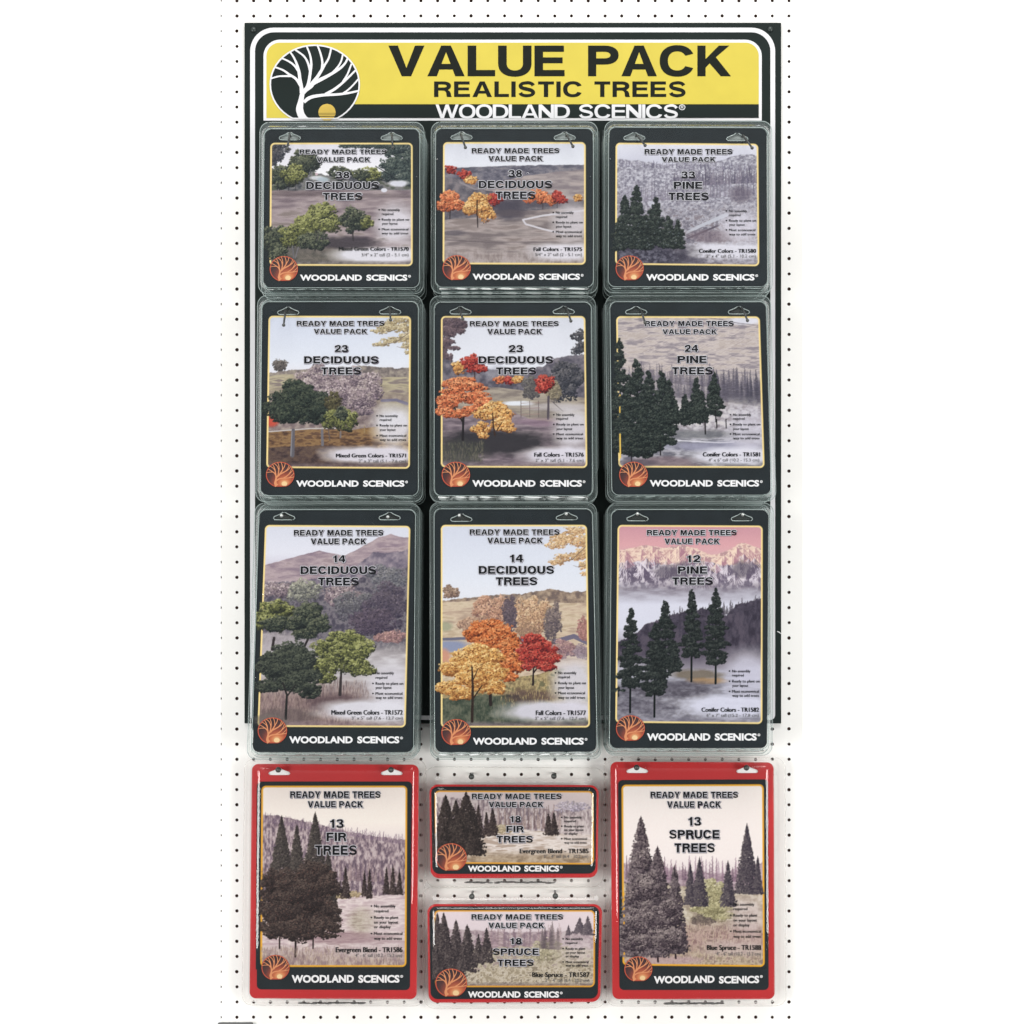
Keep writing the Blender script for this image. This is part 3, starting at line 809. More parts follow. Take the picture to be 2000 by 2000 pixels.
def art_fall38(A):
    A.ramp([(0, (212, 214, 226)), (.18, (224, 226, 236)), (1, (160, 150, 160))])
    A.tex(A.edge([(0, .215), (.5, .19), (1, .185)], 1.5, 12, 1), [(92, 92, 112), (116, 114, 134), (140, 136, 150)], 12, 6, 2)
    A.tex(A.edge([(0, .42), (.3, .36), (.55, .28), (.8, .245), (1, .22)], 2, 30, 2), [(138, 128, 140), (162, 152, 160), (178, 166, 170)], 30, 7, 3)
    A.tex(A.edge([(0, .30), (.1, .3), (.22, .37), (.4, .41), (.6, .42), (.8, .45), (1, .48)], 4, 14, 3, 2), [(92, 90, 106), (114, 110, 124), (136, 128, 140)], 13, 9, 4)
    A.line([(.12, .33), (.22, .385), (.35, .385)], (150, 144, 158), 3, 2, .6)
    A.tex(A.edge([(0, .64), (.35, .6), (.5, .57), (.75, .55), (1, .53)], 2, 25, 4), [(126, 116, 124), (152, 142, 148), (172, 160, 166), (140, 128, 132)], 50, 8, 5)
    A.shade(.46, .55, .12, .1, (78, 74, 92), .85); A.shade(.42, .58, .35, .03, (96, 88, 100), .7); A.shade(.75, .5, .3, .04, (84, 80, 96), .7)
    A.line([(1, .555), (.7, .6), (.56, .635), (.58, .67), (.7, .71), (.85, .75)], (206, 202, 212), 3.5, 3, .8)
    A.shade(.08, .745, .1, .025, (96, 90, 104), .7); A.line([(0, .8), (.3, .82), (.6, .815), (.8, .82)], (112, 102, 112), 2, 1.5, .5)
    A.tex(np.clip((A.V - .84) * 6, 0, .8), [(140, 128, 134), (166, 154, 160), (184, 174, 180), (150, 138, 142)], 7, 16, 6)
    A.fade(.9, .65, .15, .18, (208, 202, 212), .8, 1.5); A.fade(.83, .895, .24, .075, (222, 218, 228), .92, 2)
    A.frame()
    for i, (u, v, ru, rv, p) in enumerate(((.055, .225, .045, .04, RED), (.15, .265, .05, .045, RED), (.19, .31, .05, .04, GOLD), (.36, .47, .06, .06, RED), (.66, .43, .06, .06, ORANGE), (.7, .46, .06, .055, ORANGE), (.76, .48, .05, .04, ORANGE), (.8, .44, .045, .05, RED), (.83, .47, .04, .04, RED), (.6, .48, .035, .02, ORANGE), (.945, .455, .035, .04, GOLD))):
        A.crown(u, v, ru, rv, p, .95, 2.0, 60 + i)
    A.line([(.35, .5), (.35, .56)], (70, 56, 66), 1.5); A.line([(.8, .49), (.8, .54)], (70, 60, 70), 1.3); A.line([(.7, .5), (.7, .55)], (70, 60, 70), 1.3)
    A.line([(.052, .52), (.05, .63)], (56, 50, 58), 2); A.line([(.24, .54), (.245, .7)], (60, 50, 54), 2.4, 2)
    A.crown(.055, .465, .085, .085, ORANGE, 1.2, 2.2, 80); A.crown(.01, .52, .07, .05, ORANGE, 1.1, 2.2, 81); A.crown(.1, .52, .06, .05, ORANGE, 1, 2.2, 82)
    A.crown(.25, .48, .09, .07, GOLD, 1.2, 2.2, 83); A.crown(.2, .55, .08, .06, GOLD, 1.1, 2.2, 84); A.crown(.3, .58, .07, .07, GOLD, 1.1, 2.2, 85); A.crown(.28, .53, .07, .05, GOLD, 1, 2.2, 86)
    A.line([(.24, .48), (.238, .6)], (70, 48, 40), 2.2, 2)

def art_pine33(A):
    A.ramp([(0, (222, 222, 234)), (.14, (206, 206, 222)), (.5, (150, 146, 170)), (1, (140, 134, 156))])
    A.tex(A.edge([(0, .13), (.18, .15), (.35, .18), (.55, .14), (.7, .15), (.9, .08), (1, .1)], 3, 14, 1), [(124, 122, 146), (152, 150, 172), (178, 176, 194), (204, 204, 216)], 4, 3, 2, 4, 2.1)
    A.spikes(.0, 1, None, (.2, .22), 46, .06, [(120, 116, 146), (150, 146, 172), (100, 96, 126)], 3, .005)
    A.spikes(.4, 1.0, None, (.36, .32), 60, .13, [(104, 98, 124), (126, 118, 142), (90, 84, 110)], 4, .006)
    A.spikes(.0, 1.0, None, (.5, .42), 70, .16, [(110, 106, 132), (132, 126, 150), (158, 154, 176)], 5, .006)
    A.shade(.88, .42, .1, .08, (104, 94, 116), .6); A.tex(np.clip((A.V - .46) * 5, 0, .75), [(110, 106, 126), (148, 144, 164), (186, 186, 202), (128, 118, 134)], 7, 6, 6, 3, 2.8)
    A.line([(.5, .73), (.62, .66), (.78, .58)], (188, 190, 206), 5, 8, .45); A.line([(.5, .78), (.62, .72), (.72, .67)], (96, 88, 108), 3, 4, .5)
    A.shade(.68, .76, .2, .06, (122, 106, 124), .6)
    A.fade(.88, .68, .16, .16, (216, 212, 226), .8, 1.5); A.fade(.78, .88, .32, .07, (222, 220, 232), .92, 2)
    A.tex(np.clip((A.V - .94) * 25, 0, .7), [(96, 90, 112), (150, 146, 166), (184, 180, 198)], 9, 4, 9)
    A.shade(.2, .95, .42, .16, (66, 62, 82), .9); A.tex(np.clip((A.V - .84) * 8, 0, .5) * np.clip((.5 - A.U) * 6, 0, 1), [(50, 50, 66), (90, 90, 110), (150, 152, 176)], 6, 5, 11, 3, 3)
    A.frame()
    A.stamp(.26 * A.W, .5 * A.H, 9, 6, (206, 206, 222), .7)
    for i, (u, a, b, w) in enumerate(((.065, .44, .86, .075), (.145, .365, .86, .09), (.28, .46, .84, .085), (.37, .6, .86, .06), (.435, .63, .86, .055), (.21, .6, .88, .08), (.03, .62, .88, .06))):
        A.pine(u, a, b, w, PINE, 90 + i)
    r = np.random.default_rng(4)
    for k in range(70): A.stamp(r.uniform(0, .45) * A.W, r.uniform(.6, .97) * A.H, 1.1, .9, (150, 156, 176), .6)

def sky_branch(A, pal, seed):
    for i, (u, v, ru, rv) in enumerate(((.93, .03, .1, .03), (.84, .07, .1, .035), (.95, .08, .09, .035), (.78, .1, .07, .02), (.88, .16, .1, .025), (.97, .14, .06, .04), (.79, .185, .07, .018), (.97, .2, .04, .025), (.98, .24, .03, .015))):
        A.crown(u, v, ru, rv, pal, .62, 2.0, seed + i, 7, .4)
    A.line([(1, .1), (.9, .17), (.76, .2)], (120, 104, 100), 1.3, .7); A.line([(1, .2), (.94, .21), (.9, .2)], (120, 104, 100), 1, .6)

def art_green23(A):
    A.ramp([(0, (206, 212, 230)), (.3, (222, 226, 238)), (.36, (226, 226, 236)), (1, (170, 156, 164))])
    sky_branch(A, [(120, 108, 98), (164, 146, 118), (196, 180, 146), (214, 202, 176)], 100)
    A.crown(.085, .325, .055, .045, [(66, 64, 70), (100, 94, 98), (130, 122, 122)], 1, 2, 110)
    A.tex(A.edge([(0, .375), (.15, .36), (.3, .345), (.7, .325), (.85, .34), (1, .335)], 3, 9, 1), [(110, 102, 108), (140, 130, 132), (164, 154, 150)], 8, 8, 2)
    A.tex(A.edge([(0, .4), (.2, .375), (.35, .39), (.6, .42), (.85, .4), (1, .4)], 1.5, 30, 2), [(150, 140, 132), (172, 162, 142), (188, 178, 156), (140, 128, 130)], 34, 6, 3)
    A.tex(np.clip((A.V - .46) * 8, 0, .9), [(118, 102, 112), (142, 126, 134), (166, 152, 154)], 9, 8, 4)
    for i, (u, v, ru, rv) in enumerate(((.4, .42, .15, .11), (.6, .44, .13, .12), (.74, .47, .07, .12), (.28, .46, .12, .1), (.5, .52, .2, .1), (.66, .56, .12, .1))):
        A.crown(u, v, ru, rv, MAUVE, .9, 2.3, 120 + i)
    A.tex(A.edge([(0, .56), (.6, .6), (.78, .55), (1, .55)], 3, 10, 4) * np.clip((A.U - .74) * 10, 0, 1), [(150, 138, 128), (178, 168, 150)], 14, 6, 5)
    A.line([(.8, .555), (.9, .55), (.98, .575)], (120, 116, 146), 5, 6, .7)
    A.tex(A.edge([(0, .765), (.3, .745), (.6, .745), (1, .7)], 1, 30, 6), [(92, 70, 62), (128, 98, 76), (156, 124, 90), (110, 84, 72)], 16, 6, 7)
    A.line([(0, .763), (.3, .74), (.6, .735)], (200, 194, 196), 2, 1.5, .8); A.shade(.03, .69, .06, .045, (206, 84, 70), .95, .15)
    A.tex(A.edge([(0, .865), (.4, .85), (.7, .86), (1, .9)], 2, 20, 8), [(74, 60, 64), (96, 78, 78), (112, 92, 84)], 12, 6, 9)
    A.shade(.75, .76, .12, .03, (166, 132, 86), .6)
    A.fade(.88, .72, .16, .15, (222, 220, 230), .9, 1.6); A.fade(.74, .91, .36, .06, (222, 218, 230), .93, 2)
    A.tex(np.clip((A.V - .96) * 30, 0, .6), [(100, 86, 100), (140, 126, 140)], 8, 4, 10)
    A.frame()
    A.line([(.185, .75), (.18, .92)], (104, 102, 116), 6, 7.5); A.line([(.175, .76), (.17, .92)], (140, 138, 152), 2, 2.4, .8); A.line([(.385, .75), (.39, .85)], (118, 116, 130), 4.5, 5); A.line([(.515, .76), (.515, .8)], (126, 118, 124), 3); A.line([(.43, .75), (.44, .82)], (100, 92, 96), 1.6)
    A.line([(.68, .72), (.68, .77)], (160, 140, 110), 1.4)
    for i, (u, v, ru, rv) in enumerate(((.2, .6, .18, .11), (.2, .5, .12, .09), (.12, .57, .12, .08), (.03, .61, .09, .05), (.27, .55, .11, .1), (.18, .64, .14, .08), (.38, .58, .09, .1), (.32, .66, .1, .07), (.1, .66, .07, .05))):
        A.crown(u, v, ru, rv, [(26, 34, 36), (42, 52, 52), (62, 72, 66), (88, 96, 84)], 1, 2.3, 140 + i)
    A.crown(.46, .57, .06, .08, [(50, 46, 44), (84, 80, 62), (116, 110, 84)], .8, 2.2, 150); A.crown(.45, .68, .07, .08, GREEN, .8, 2.2, 151); A.crown(.56, .68, .085, .08, GREEN, 1.1, 2.2, 152); A.crown(.52, .64, .05, .05, DKGREEN, 1, 2.2, 153)

def art_fall23(A):
    A.ramp([(0, (214, 216, 228)), (.35, (226, 228, 238)), (.4, (200, 198, 212)), (1, (150, 138, 150))])
    for i, (u, v, ru, rv) in enumerate(((.05, .04, .09, .05), (.12, .06, .07, .05), (.05, .11, .08, .05), (.13, .1, .05, .02), (.03, .19, .05, .05), (.09, .21, .05, .015), (.06, .17, .04, .02), (.02, .28, .06, .06))):
        A.crown(u, v, ru, rv, [(72, 62, 78), (98, 84, 98), (128, 108, 118)], .9, 2.2, 160 + i)
    for i, (u, v, ru, rv) in enumerate(((.95, .13, .06, .04), (.97, .2, .05, .05), (.94, .23, .04, .03))): A.crown(u, v, ru, rv, DUSK, .75, 2.1, 170 + i)
    A.tex(A.edge([(0, .28), (.1, .3), (.2, .33), (.35, .35), (.5, .35), (.7, .34), (.78, .28), (.9, .26), (1, .25)], 4, 12, 1, 2), [(88, 86, 104), (112, 108, 126), (136, 130, 146)], 12, 11, 2)
    A.shade(.38, .37, .12, .05, (170, 172, 192), .5)
    A.tex(A.edge([(0, .52), (.25, .47), (.4, .47), (.55, .49), (.7, .5), (1, .54)], 1.5, 30, 3), [(138, 128, 128), (160, 150, 146), (176, 166, 158)], 30, 6, 4)
    A.crown(.86, .42, .15, .14, DUSK, .9, 2.4, 175); A.crown(.62, .48, .07, .09, [(76, 74, 84), (100, 96, 102), (122, 118, 118)], .9, 2.2, 176); A.crown(.77, .49, .07, .07, [(100, 92, 88), (136, 126, 112), (160, 150, 132)], .9, 2.2, 177)
    A.shade(.53, .575, .12, .018, (226, 230, 240), .95, .3); A.shade(.8, .6, .25, .03, (190, 184, 194), .6); A.tex(A.edge([(0, .62), (.5, .63), (.6, .68), (1, .72)], 2, 20, 5), [(112, 100, 116), (136, 122, 138), (160, 146, 160)], 30, 6, 6)
    for u in (.55, .61, .67): A.line([(u, .56), (u, .67)], (104, 92, 100), 1.2)
    for v in (.575, .61, .65): A.line([(.55, v), (.68, v - .005)], (150, 122, 126), .9)
    A.line([(.74, .53), (.735, .68)], (92, 84, 98), 4, 4.5); A.line([(.76, .56), (.84, .63)], (110, 104, 112), 1.4)
    A.shade(.35, .83, .45, .1, (60, 58, 66), .95, .4); A.shade(.12, .9, .2, .1, (76, 76, 78), .8); A.grass(.84, .97, [(90, 92, 84), (120, 116, 104), (70, 72, 70)], 260, 3, 8, 0, .3)
    A.shade(.7, .7, .2, .03, (150, 118, 150), .4)
    A.fade(.9, .74, .15, .16, (212, 208, 218), .85, 1.6); A.fade(.82, .92, .28, .06, (220, 216, 228), .93, 2)
    A.tex(np.clip((A.V - .955) * 30, 0, .6), [(110, 96, 112), (150, 136, 150)], 10, 4, 8)
    A.frame()
    A.line([(.155, .64), (.15, .82)], (44, 40, 46), 4, 4.5); A.line([(.09, .6), (.13, .67), (.15, .7)], (44, 38, 40), 2.5, 3); A.line([(.23, .34), (.235, .44)], (60, 44, 50), 1.8)
    A.crown(.12, .34, .05, .05, GOLD, .9, 2.2, 180); A.crown(.22, .31, .08, .06, RED, 1.1, 2.2, 181); A.crown(.28, .35, .05, .03, RED, 1, 2.2, 182)
    A.crown(.41, .42, .05, .025, ORANGE, 1, 2, 183); A.crown(.47, .425, .04, .03, RED, 1, 2, 184); A.crown(.53, .42, .04, .03, GOLD, 1, 2, 185)
    A.crown(.715, .44, .07, .06, RED, 1.15, 2.2, 186); A.crown(.69, .48, .04, .035, RED, 1, 2.2, 187)
    for i, (u, v, ru, rv) in enumerate(((.13, .45, .14, .05), (.07, .5, .1, .03), (.23, .47, .09, .035), (.05, .57, .1, .05), (.22, .54, .13, .045), (.02, .63, .07, .03), (.28, .58, .07, .035), (.1, .65, .1, .03), (.2, .62, .07, .03))):
        A.crown(u, v, ru, rv, ORANGE, 1.15, 2.2, 190 + i)
    for i, (u, v, ru, rv) in enumerate(((.37, .61, .1, .05), (.3, .65, .09, .045), (.43, .65, .08, .05), (.28, .74, .08, .045), (.42, .72, .08, .05), (.47, .75, .05, .02), (.29, .79, .04, .02))):
        A.crown(u, v, ru, rv, GOLD, 1.15, 2.2, 200 + i)
    A.line([(.355, .64), (.36, .72), (.37, .79)], (70, 50, 40), 2, 3); A.line([(.42, .7), (.38, .76)], (80, 56, 42), 1.5, 2)

def art_pine24(A):
    A.ramp([(0, (186, 180, 192)), (.1, (190, 182, 190)), (.3, (170, 162, 172)), (1, (160, 154, 172))])
    A.tex(np.clip((.46 - A.V) * 8, 0, 1), [(150, 142, 158), (178, 168, 176), (204, 192, 192), (190, 178, 178)], 20, 4, 1, 3, 2.4)
    r = np.random.default_rng(5)
    for k in range(150):
        u, v = r.uniform(.2, 1), r.uniform(.06, .35); A.line([(u, v), (u - .06, v + .03)], (214, 202, 200) if k % 2 else (150, 140, 156), .9, .7, .45)
    A.shade(.9, .03, .14, .03, (222, 222, 234), .95, .2); A.line([(.6, .005), (.72, .02), (.85, .045), (1, .06)], (120, 112, 130), 1.6, 1.2, .7)
    A.spikes(.08, 1, None, (.42, .5), 54, .12, [(118, 112, 132), (132, 126, 146), (106, 100, 120)], 2, .012)
    A.spikes(.1, 1, None, (.52, .58), 44, .15, [(92, 88, 108), (104, 100, 120), (118, 112, 130)], 3, .016)
    A.spikes(.62, 1, None, (.55, .6), 20, .22, [(74, 72, 92), (84, 82, 102), (94, 90, 110)], 4, .02)
    A.tex(np.clip((A.V - .52) * 9, 0, .9) * np.clip((A.U - .2) * 8, 0, 1), [(140, 132, 146), (174, 168, 182), (200, 196, 206), (216, 210, 212)], 9, 7, 5, 3, 2.6)
    A.tex(np.clip((A.V - .72) * 14, 0, .9), [(104, 104, 124), (146, 146, 164), (184, 182, 198)], 16, 5, 6, 3, 2.6)
    A.shade(.7, .86, .4, .04, (150, 150, 182), .8); A.shade(.55, .78, .25, .03, (116, 118, 130), .7); A.line([(.4, .82), (.7, .835), (.8, .83)], (224, 222, 232), 2.5, 1.5, .6)
    A.shade(.3, .97, .3, .05, (128, 108, 122), .7)
    A.fade(.9, .76, .16, .17, (206, 202, 218), .75, 1.4); A.fade(.8, .92, .3, .06, (222, 220, 232), .93, 2)
    A.frame()
    for u in (.68, .745, .3): A.line([(u, .68), (u, .74)], (36, 34, 40), 2)
    for i, (u, a, b, w) in enumerate(((.02, .17, .9, .085), (.14, .29, .93, .11), (.22, .36, .9, .1), (.31, .36, .86, .095), (.09, .4, .92, .12), (.2, .55, .9, .12), (.36, .43, .72, .07), (.4, .58, .7, .05), (.465, .52, .72, .05), (.545, .41, .7, .065), (.58, .5, .7, .06), (.67, .375, .65, .065))):
        A.pine(u, a, b, w, PINE, 210 + i)
    A.line([(.6, .69), (.6, .78)], (34, 32, 38), 2.6); A.line([(.675, .62), (.675, .7)], (34, 32, 38), 2); A.line([(.29, .84), (.29, .92)], (34, 32, 38), 2.4); A.line([(.09, .9), (.09, .97)], (34, 32, 38), 2.4)
    for k in range(90): A.stamp(r.uniform(0, .3) * A.W, r.uniform(.4, .9) * A.H, .9, .8, (120, 124, 140), .5)
    A.shade(.12, .97, .14, .03, (92, 84, 100), .6)
    A.line([(.018, .52), (.018, .53)], (244, 204, 96), 2); A.line([(.016, .6), (.016, .64)], (244, 204, 96), 2); A.line([(.014, .78), (.014, .94)], (244, 204, 96), 2.4)

def art_green14(A):
    A.ramp([(0, (214, 216, 230)), (.14, (224, 224, 236)), (.3, (190, 178, 196)), (1, (170, 160, 170))])
    A.tex(A.edge([(0, .2), (.2, .16), (.38, .125), (.55, .15), (.62, .125), (.78, .06), (.87, .04), (.93, .055), (1, .06)], 1.5, 14, 1), [(146, 128, 150), (166, 148, 164), (186, 168, 178), (160, 142, 156)], 30, 8, 2, 4, 1.9)
    A.tex(A.edge([(0, .29), (.3, .27), (.5, .25), (.6, .22), (.75, .14), (1, .12)], 5, 10, 3, 2), [(112, 104, 128), (136, 126, 148), (160, 148, 166)], 10, 10, 4)
    A.tex(A.edge([(0, .3), (.12, .28), (.3, .285), (.45, .31), (.6, .28), (.75, .24), (1, .2)], 5, 12, 5, 2), [(84, 80, 100), (108, 102, 120), (134, 128, 142), (100, 96, 112)], 9, 9, 6)
    for i, (u, v, ru, rv, p) in enumerate(((.1, .32, .12, .05, MAUVE), (.28, .33, .13, .07, [(84, 84, 94), (116, 116, 118), (150, 150, 144), (176, 174, 164)]), (.55, .35, .13, .07, MAUVE), (.85, .26, .15, .08, [(86, 86, 104), (112, 112, 126), (140, 138, 148)]), (.62, .4, .14, .08, [(78, 76, 94), (104, 102, 116), (134, 132, 140)]), (.85, .38, .16, .1, [(70, 64, 86), (92, 84, 104), (116, 106, 122)]), (.75, .48, .2, .08, [(70, 62, 84), (90, 80, 102), (110, 98, 116)]))):
        A.crown(u, v, ru, rv, p, .8, 2.5, 220 + i)
    A.crown(.88, .55, .12, .035, [(120, 92, 104), (158, 124, 130), (188, 152, 150)], .9, 2.2, 230)
    A.tex(np.clip((A.V - .575) * 16, 0, 1), [(172, 166, 176), (190, 184, 192), (206, 202, 208)], 30, 8, 7)
    A.shade(.1, .58, .3, .06, (206, 196, 206), .6)
    A.tex(np.clip((A.V - .74) * 8, 0, .9) * np.clip((.85 - A.U) * 4, 0, 1), [(118, 96, 104), (142, 118, 124), (160, 136, 138), (130, 108, 112)], 6, 14, 8)
    A.grass(.78, .98, [(150, 128, 128), (118, 98, 104), (176, 156, 152), (100, 84, 92)], 620, 4, 11, 0, .75)
    A.shade(.55, .88, .28, .05, (92, 74, 84), .7); A.shade(.2, .95, .25, .05, (104, 92, 96), .6)
    A.fade(.88, .8, .17, .13, (216, 212, 222), .85, 1.5); A.fade(.74, .915, .36, .055, (222, 220, 230), .93, 2)
    A.tex(np.clip((A.V - .965) * 30, 0, .6), [(120, 100, 116), (160, 142, 156)], 8, 4, 10)
    A.frame()
    A.line([(.09, .56), (.08, .62)], (60, 52, 56), 5); A.line([(.3, .6), (.33, .55)], (52, 46, 50), 4); A.line([(.55, .84), (.555, .7), (.52, .66)], (64, 56, 60), 5.5, 3); A.line([(.555, .72), (.62, .66)], (60, 54, 56), 3, 2)
    for i, (u, v, ru, rv, p) in enumerate(((.1, .46, .12, .075, GREEN), (.33, .48, .13, .075, DKGREEN), (.1, .42, .12, .055, GREEN), (.02, .47, .09, .05, GREEN), (.1, .49, .12, .04, DKGREEN), (.32, .43, .1, .05, DKGREEN), (.25, .49, .13, .05, DKGREEN), (.4, .5, .08, .04, DKGREEN), (.3, .54, .09, .03, DKGREEN))):
        A.crown(u, v, ru, rv, p, 1.05, 2.3, 240 + i)
    for i, (u, v, ru, rv) in enumerate(((.58, .64, .17, .1), (.57, .57, .13, .065), (.46, .61, .11, .05), (.68, .62, .11, .06), (.57, .64, .12, .05), (.44, .7, .1, .05), (.66, .7, .09, .045), (.73, .72, .06, .025), (.45, .76, .07, .03))):
        A.crown(u, v, ru, rv, GREEN, 1.1, 2.3, 250 + i)
    for i, (u, v, ru, rv) in enumerate(((.2, .72, .2, .115), (.2, .63, .12, .06), (.12, .66, .13, .05), (.29, .66, .11, .05), (.05, .71, .1, .045), (.22, .71, .14, .055), (.05, .8, .1, .035), (.33, .75, .1, .045), (.22, .79, .15, .05), (.35, .82, .09, .04))):
        A.crown(u, v, ru, rv, [(30, 36, 38), (48, 54, 54), (70, 76, 70), (94, 100, 90)], 1.1, 2.3, 260 + i)
    A.line([(.19, .96), (.19, .84), (.16, .78)], (46, 44, 46), 5, 3); A.line([(.19, .85), (.25, .79)], (46, 44, 46), 3, 2)
    A.shade(.08, .97, .14, .035, (120, 112, 112), .6)

def art_fall14(A):
    A.ramp([(0, (210, 214, 230)), (.25, (222, 226, 238)), (.34, (226, 228, 238)), (1, (180, 170, 176))])
    sky_branch(A, [(150, 116, 96), (190, 148, 112), (216, 180, 138), (228, 204, 170)], 270)
    A.crown(.065, .33, .06, .04, [(110, 90, 90), (150, 124, 114), (180, 156, 140)], 1, 2.1, 280)
    A.tex(A.edge([(0, .375), (.2, .36), (.35, .345), (.55, .34), (.75, .315), (.85, .33), (1, .325)], 3, 9, 1), [(124, 108, 108), (156, 136, 126), (180, 160, 146)], 8, 8, 2)
    A.tex(A.edge([(0, .385), (.25, .37), (.5, .4), (.8, .385), (1, .385)], 1.5, 30, 2), [(180, 158, 146), (204, 182, 164), (214, 196, 174), (190, 170, 150)], 30, 6, 3)
    A.shade(.03, .5, .06, .03, (150, 158, 140), .7)
    for i, (u, v, ru, rv, p) in enumerate(((.35, .42, .17, .08, [(120, 92, 96), (164, 124, 112), (196, 152, 132), (210, 172, 150)]), (.22, .5, .12, .06, [(130, 104, 104), (170, 136, 122), (196, 164, 144)]), (.47, .44, .06, .1, [(88, 78, 96), (118, 104, 116)]), (.63, .45, .12, .12, [(130, 100, 96), (176, 140, 118), (204, 168, 138), (214, 186, 158)]), (.76, .48, .06, .11, [(86, 78, 94), (116, 104, 112), (150, 134, 132)]), (.58, .52, .08, .04, [(140, 112, 104), (184, 150, 126)]))):
        A.crown(u, v, ru, rv, p, 1, 2.3, 285 + i)
    A.shade(.06, .6, .14, .035, (140, 150, 190), .95, .15); A.line([(0, .565), (.18, .56)], (112, 112, 140), 5, 5, .8); A.line([(.52, .565), (.6, .57)], (120, 120, 150), 8, 8, .8)
    A.line([(.78, .575), (.9, .55), (1, .585)], (118, 112, 140), 9, 9, .8); A.shade(.02, .65, .05, .045, (208, 150, 132), .9, .15)
    A.crown(.84, .61, .1, .05, [(120, 96, 116), (158, 124, 134), (190, 156, 156)], .9, 2.2, 295); A.crown(.97, .52, .05, .07, [(150, 104, 110), (180, 136, 134)], .8, 2.2, 296); A.crown(.95, .63, .07, .04, [(130, 112, 134), (160, 142, 156)], .8, 2.2, 297)
    A.tex(A.edge([(0, .84), (.35, .77), (.6, .745), (.8, .71), (1, .7)], 2, 20, 4), [(132, 116, 92), (164, 146, 112), (186, 166, 128), (120, 116, 92)], 10, 8, 5)
    A.tex(A.edge([(0, .86), (.3, .84), (.5, .84), (.7, .87), (1, .97)], 3, 20, 6, 3), [(62, 74, 66), (84, 92, 82), (108, 112, 100)], 12, 8, 7)
    A.shade(.6, .85, .2, .04, (92, 72, 76), .75); A.grass(.76, .9, [(196, 176, 130), (150, 134, 100), (120, 104, 84)], 240, 5, 8, .4, .78); A.grass(.86, .99, [(70, 84, 74), (112, 116, 104)], 260, 6, 8, 0, .45)
    A.fade(.9, .79, .17, .14, (212, 208, 220), .92, 1.6); A.fade(.76, .92, .38, .055, (216, 212, 226), .93, 2)
    A.tex(np.clip((A.V - .965) * 30, 0, .7), [(120, 100, 122), (160, 140, 160)], 10, 4, 9)
    A.frame()
    A.line([(.33, .78), (.335, .89)], (52, 42, 42), 5, 6); A.line([(.62, .79), (.625, .71), (.58, .67)], (50, 40, 44), 4, 2); A.line([(.625, .73), (.68, .68)], (50, 40, 44), 3, 2)
    for i, (u, v, ru, rv) in enumerate(((.37, .56, .17, .07), (.46, .68, .1, .07), (.33, .5, .14, .04), (.22, .54, .09, .04), (.4, .54, .11, .045), (.3, .58, .1, .03), (.46, .6, .1, .04), (.5, .65, .09, .04), (.45, .69, .1, .04), (.54, .7, .05, .025), (.46, .75, .06, .03))):
        A.crown(u, v, ru, rv, [(88, 44, 34), (160, 82, 48), (200, 106, 60), (220, 132, 80), (232, 160, 108)], 1.15, 2.3, 300 + i)
    for i, (u, v, ru, rv) in enumerate(((.65, .63, .13, .08), (.63, .57, .09, .04), (.58, .62, .07, .04), (.69, .62, .09, .04), (.63, .66, .1, .04), (.75, .66, .07, .03), (.71, .7, .07, .025), (.58, .7, .05, .02))):
        A.crown(u, v, ru, rv, RED, 1.15, 2.3, 312 + i)
    for i, (u, v, ru, rv) in enumerate(((.22, .7, .2, .1), (.25, .62, .13, .045), (.17, .66, .13, .045), (.33, .66, .1, .05), (.09, .71, .1, .035), (.25, .72, .13, .05), (.38, .73, .08, .045), (.04, .8, .1, .035), (.13, .83, .1, .04), (.36, .8, .1, .04), (.28, .8, .06, .035), (.2, .77, .12, .04))):
        A.crown(u, v, ru, rv, [(120, 72, 40), (166, 110, 64), (206, 150, 86), (224, 176, 108), (236, 202, 142)], 1.12, 2.3, 320 + i)
    A.line([(.21, .97), (.215, .8), (.21, .7)], (58, 44, 40), 5.5, 3); A.line([(.215, .86), (.28, .79)], (62, 46, 40), 2.6, 2); A.line([(.21, .78), (.25, .71)], (74, 54, 44), 2, 1.5)

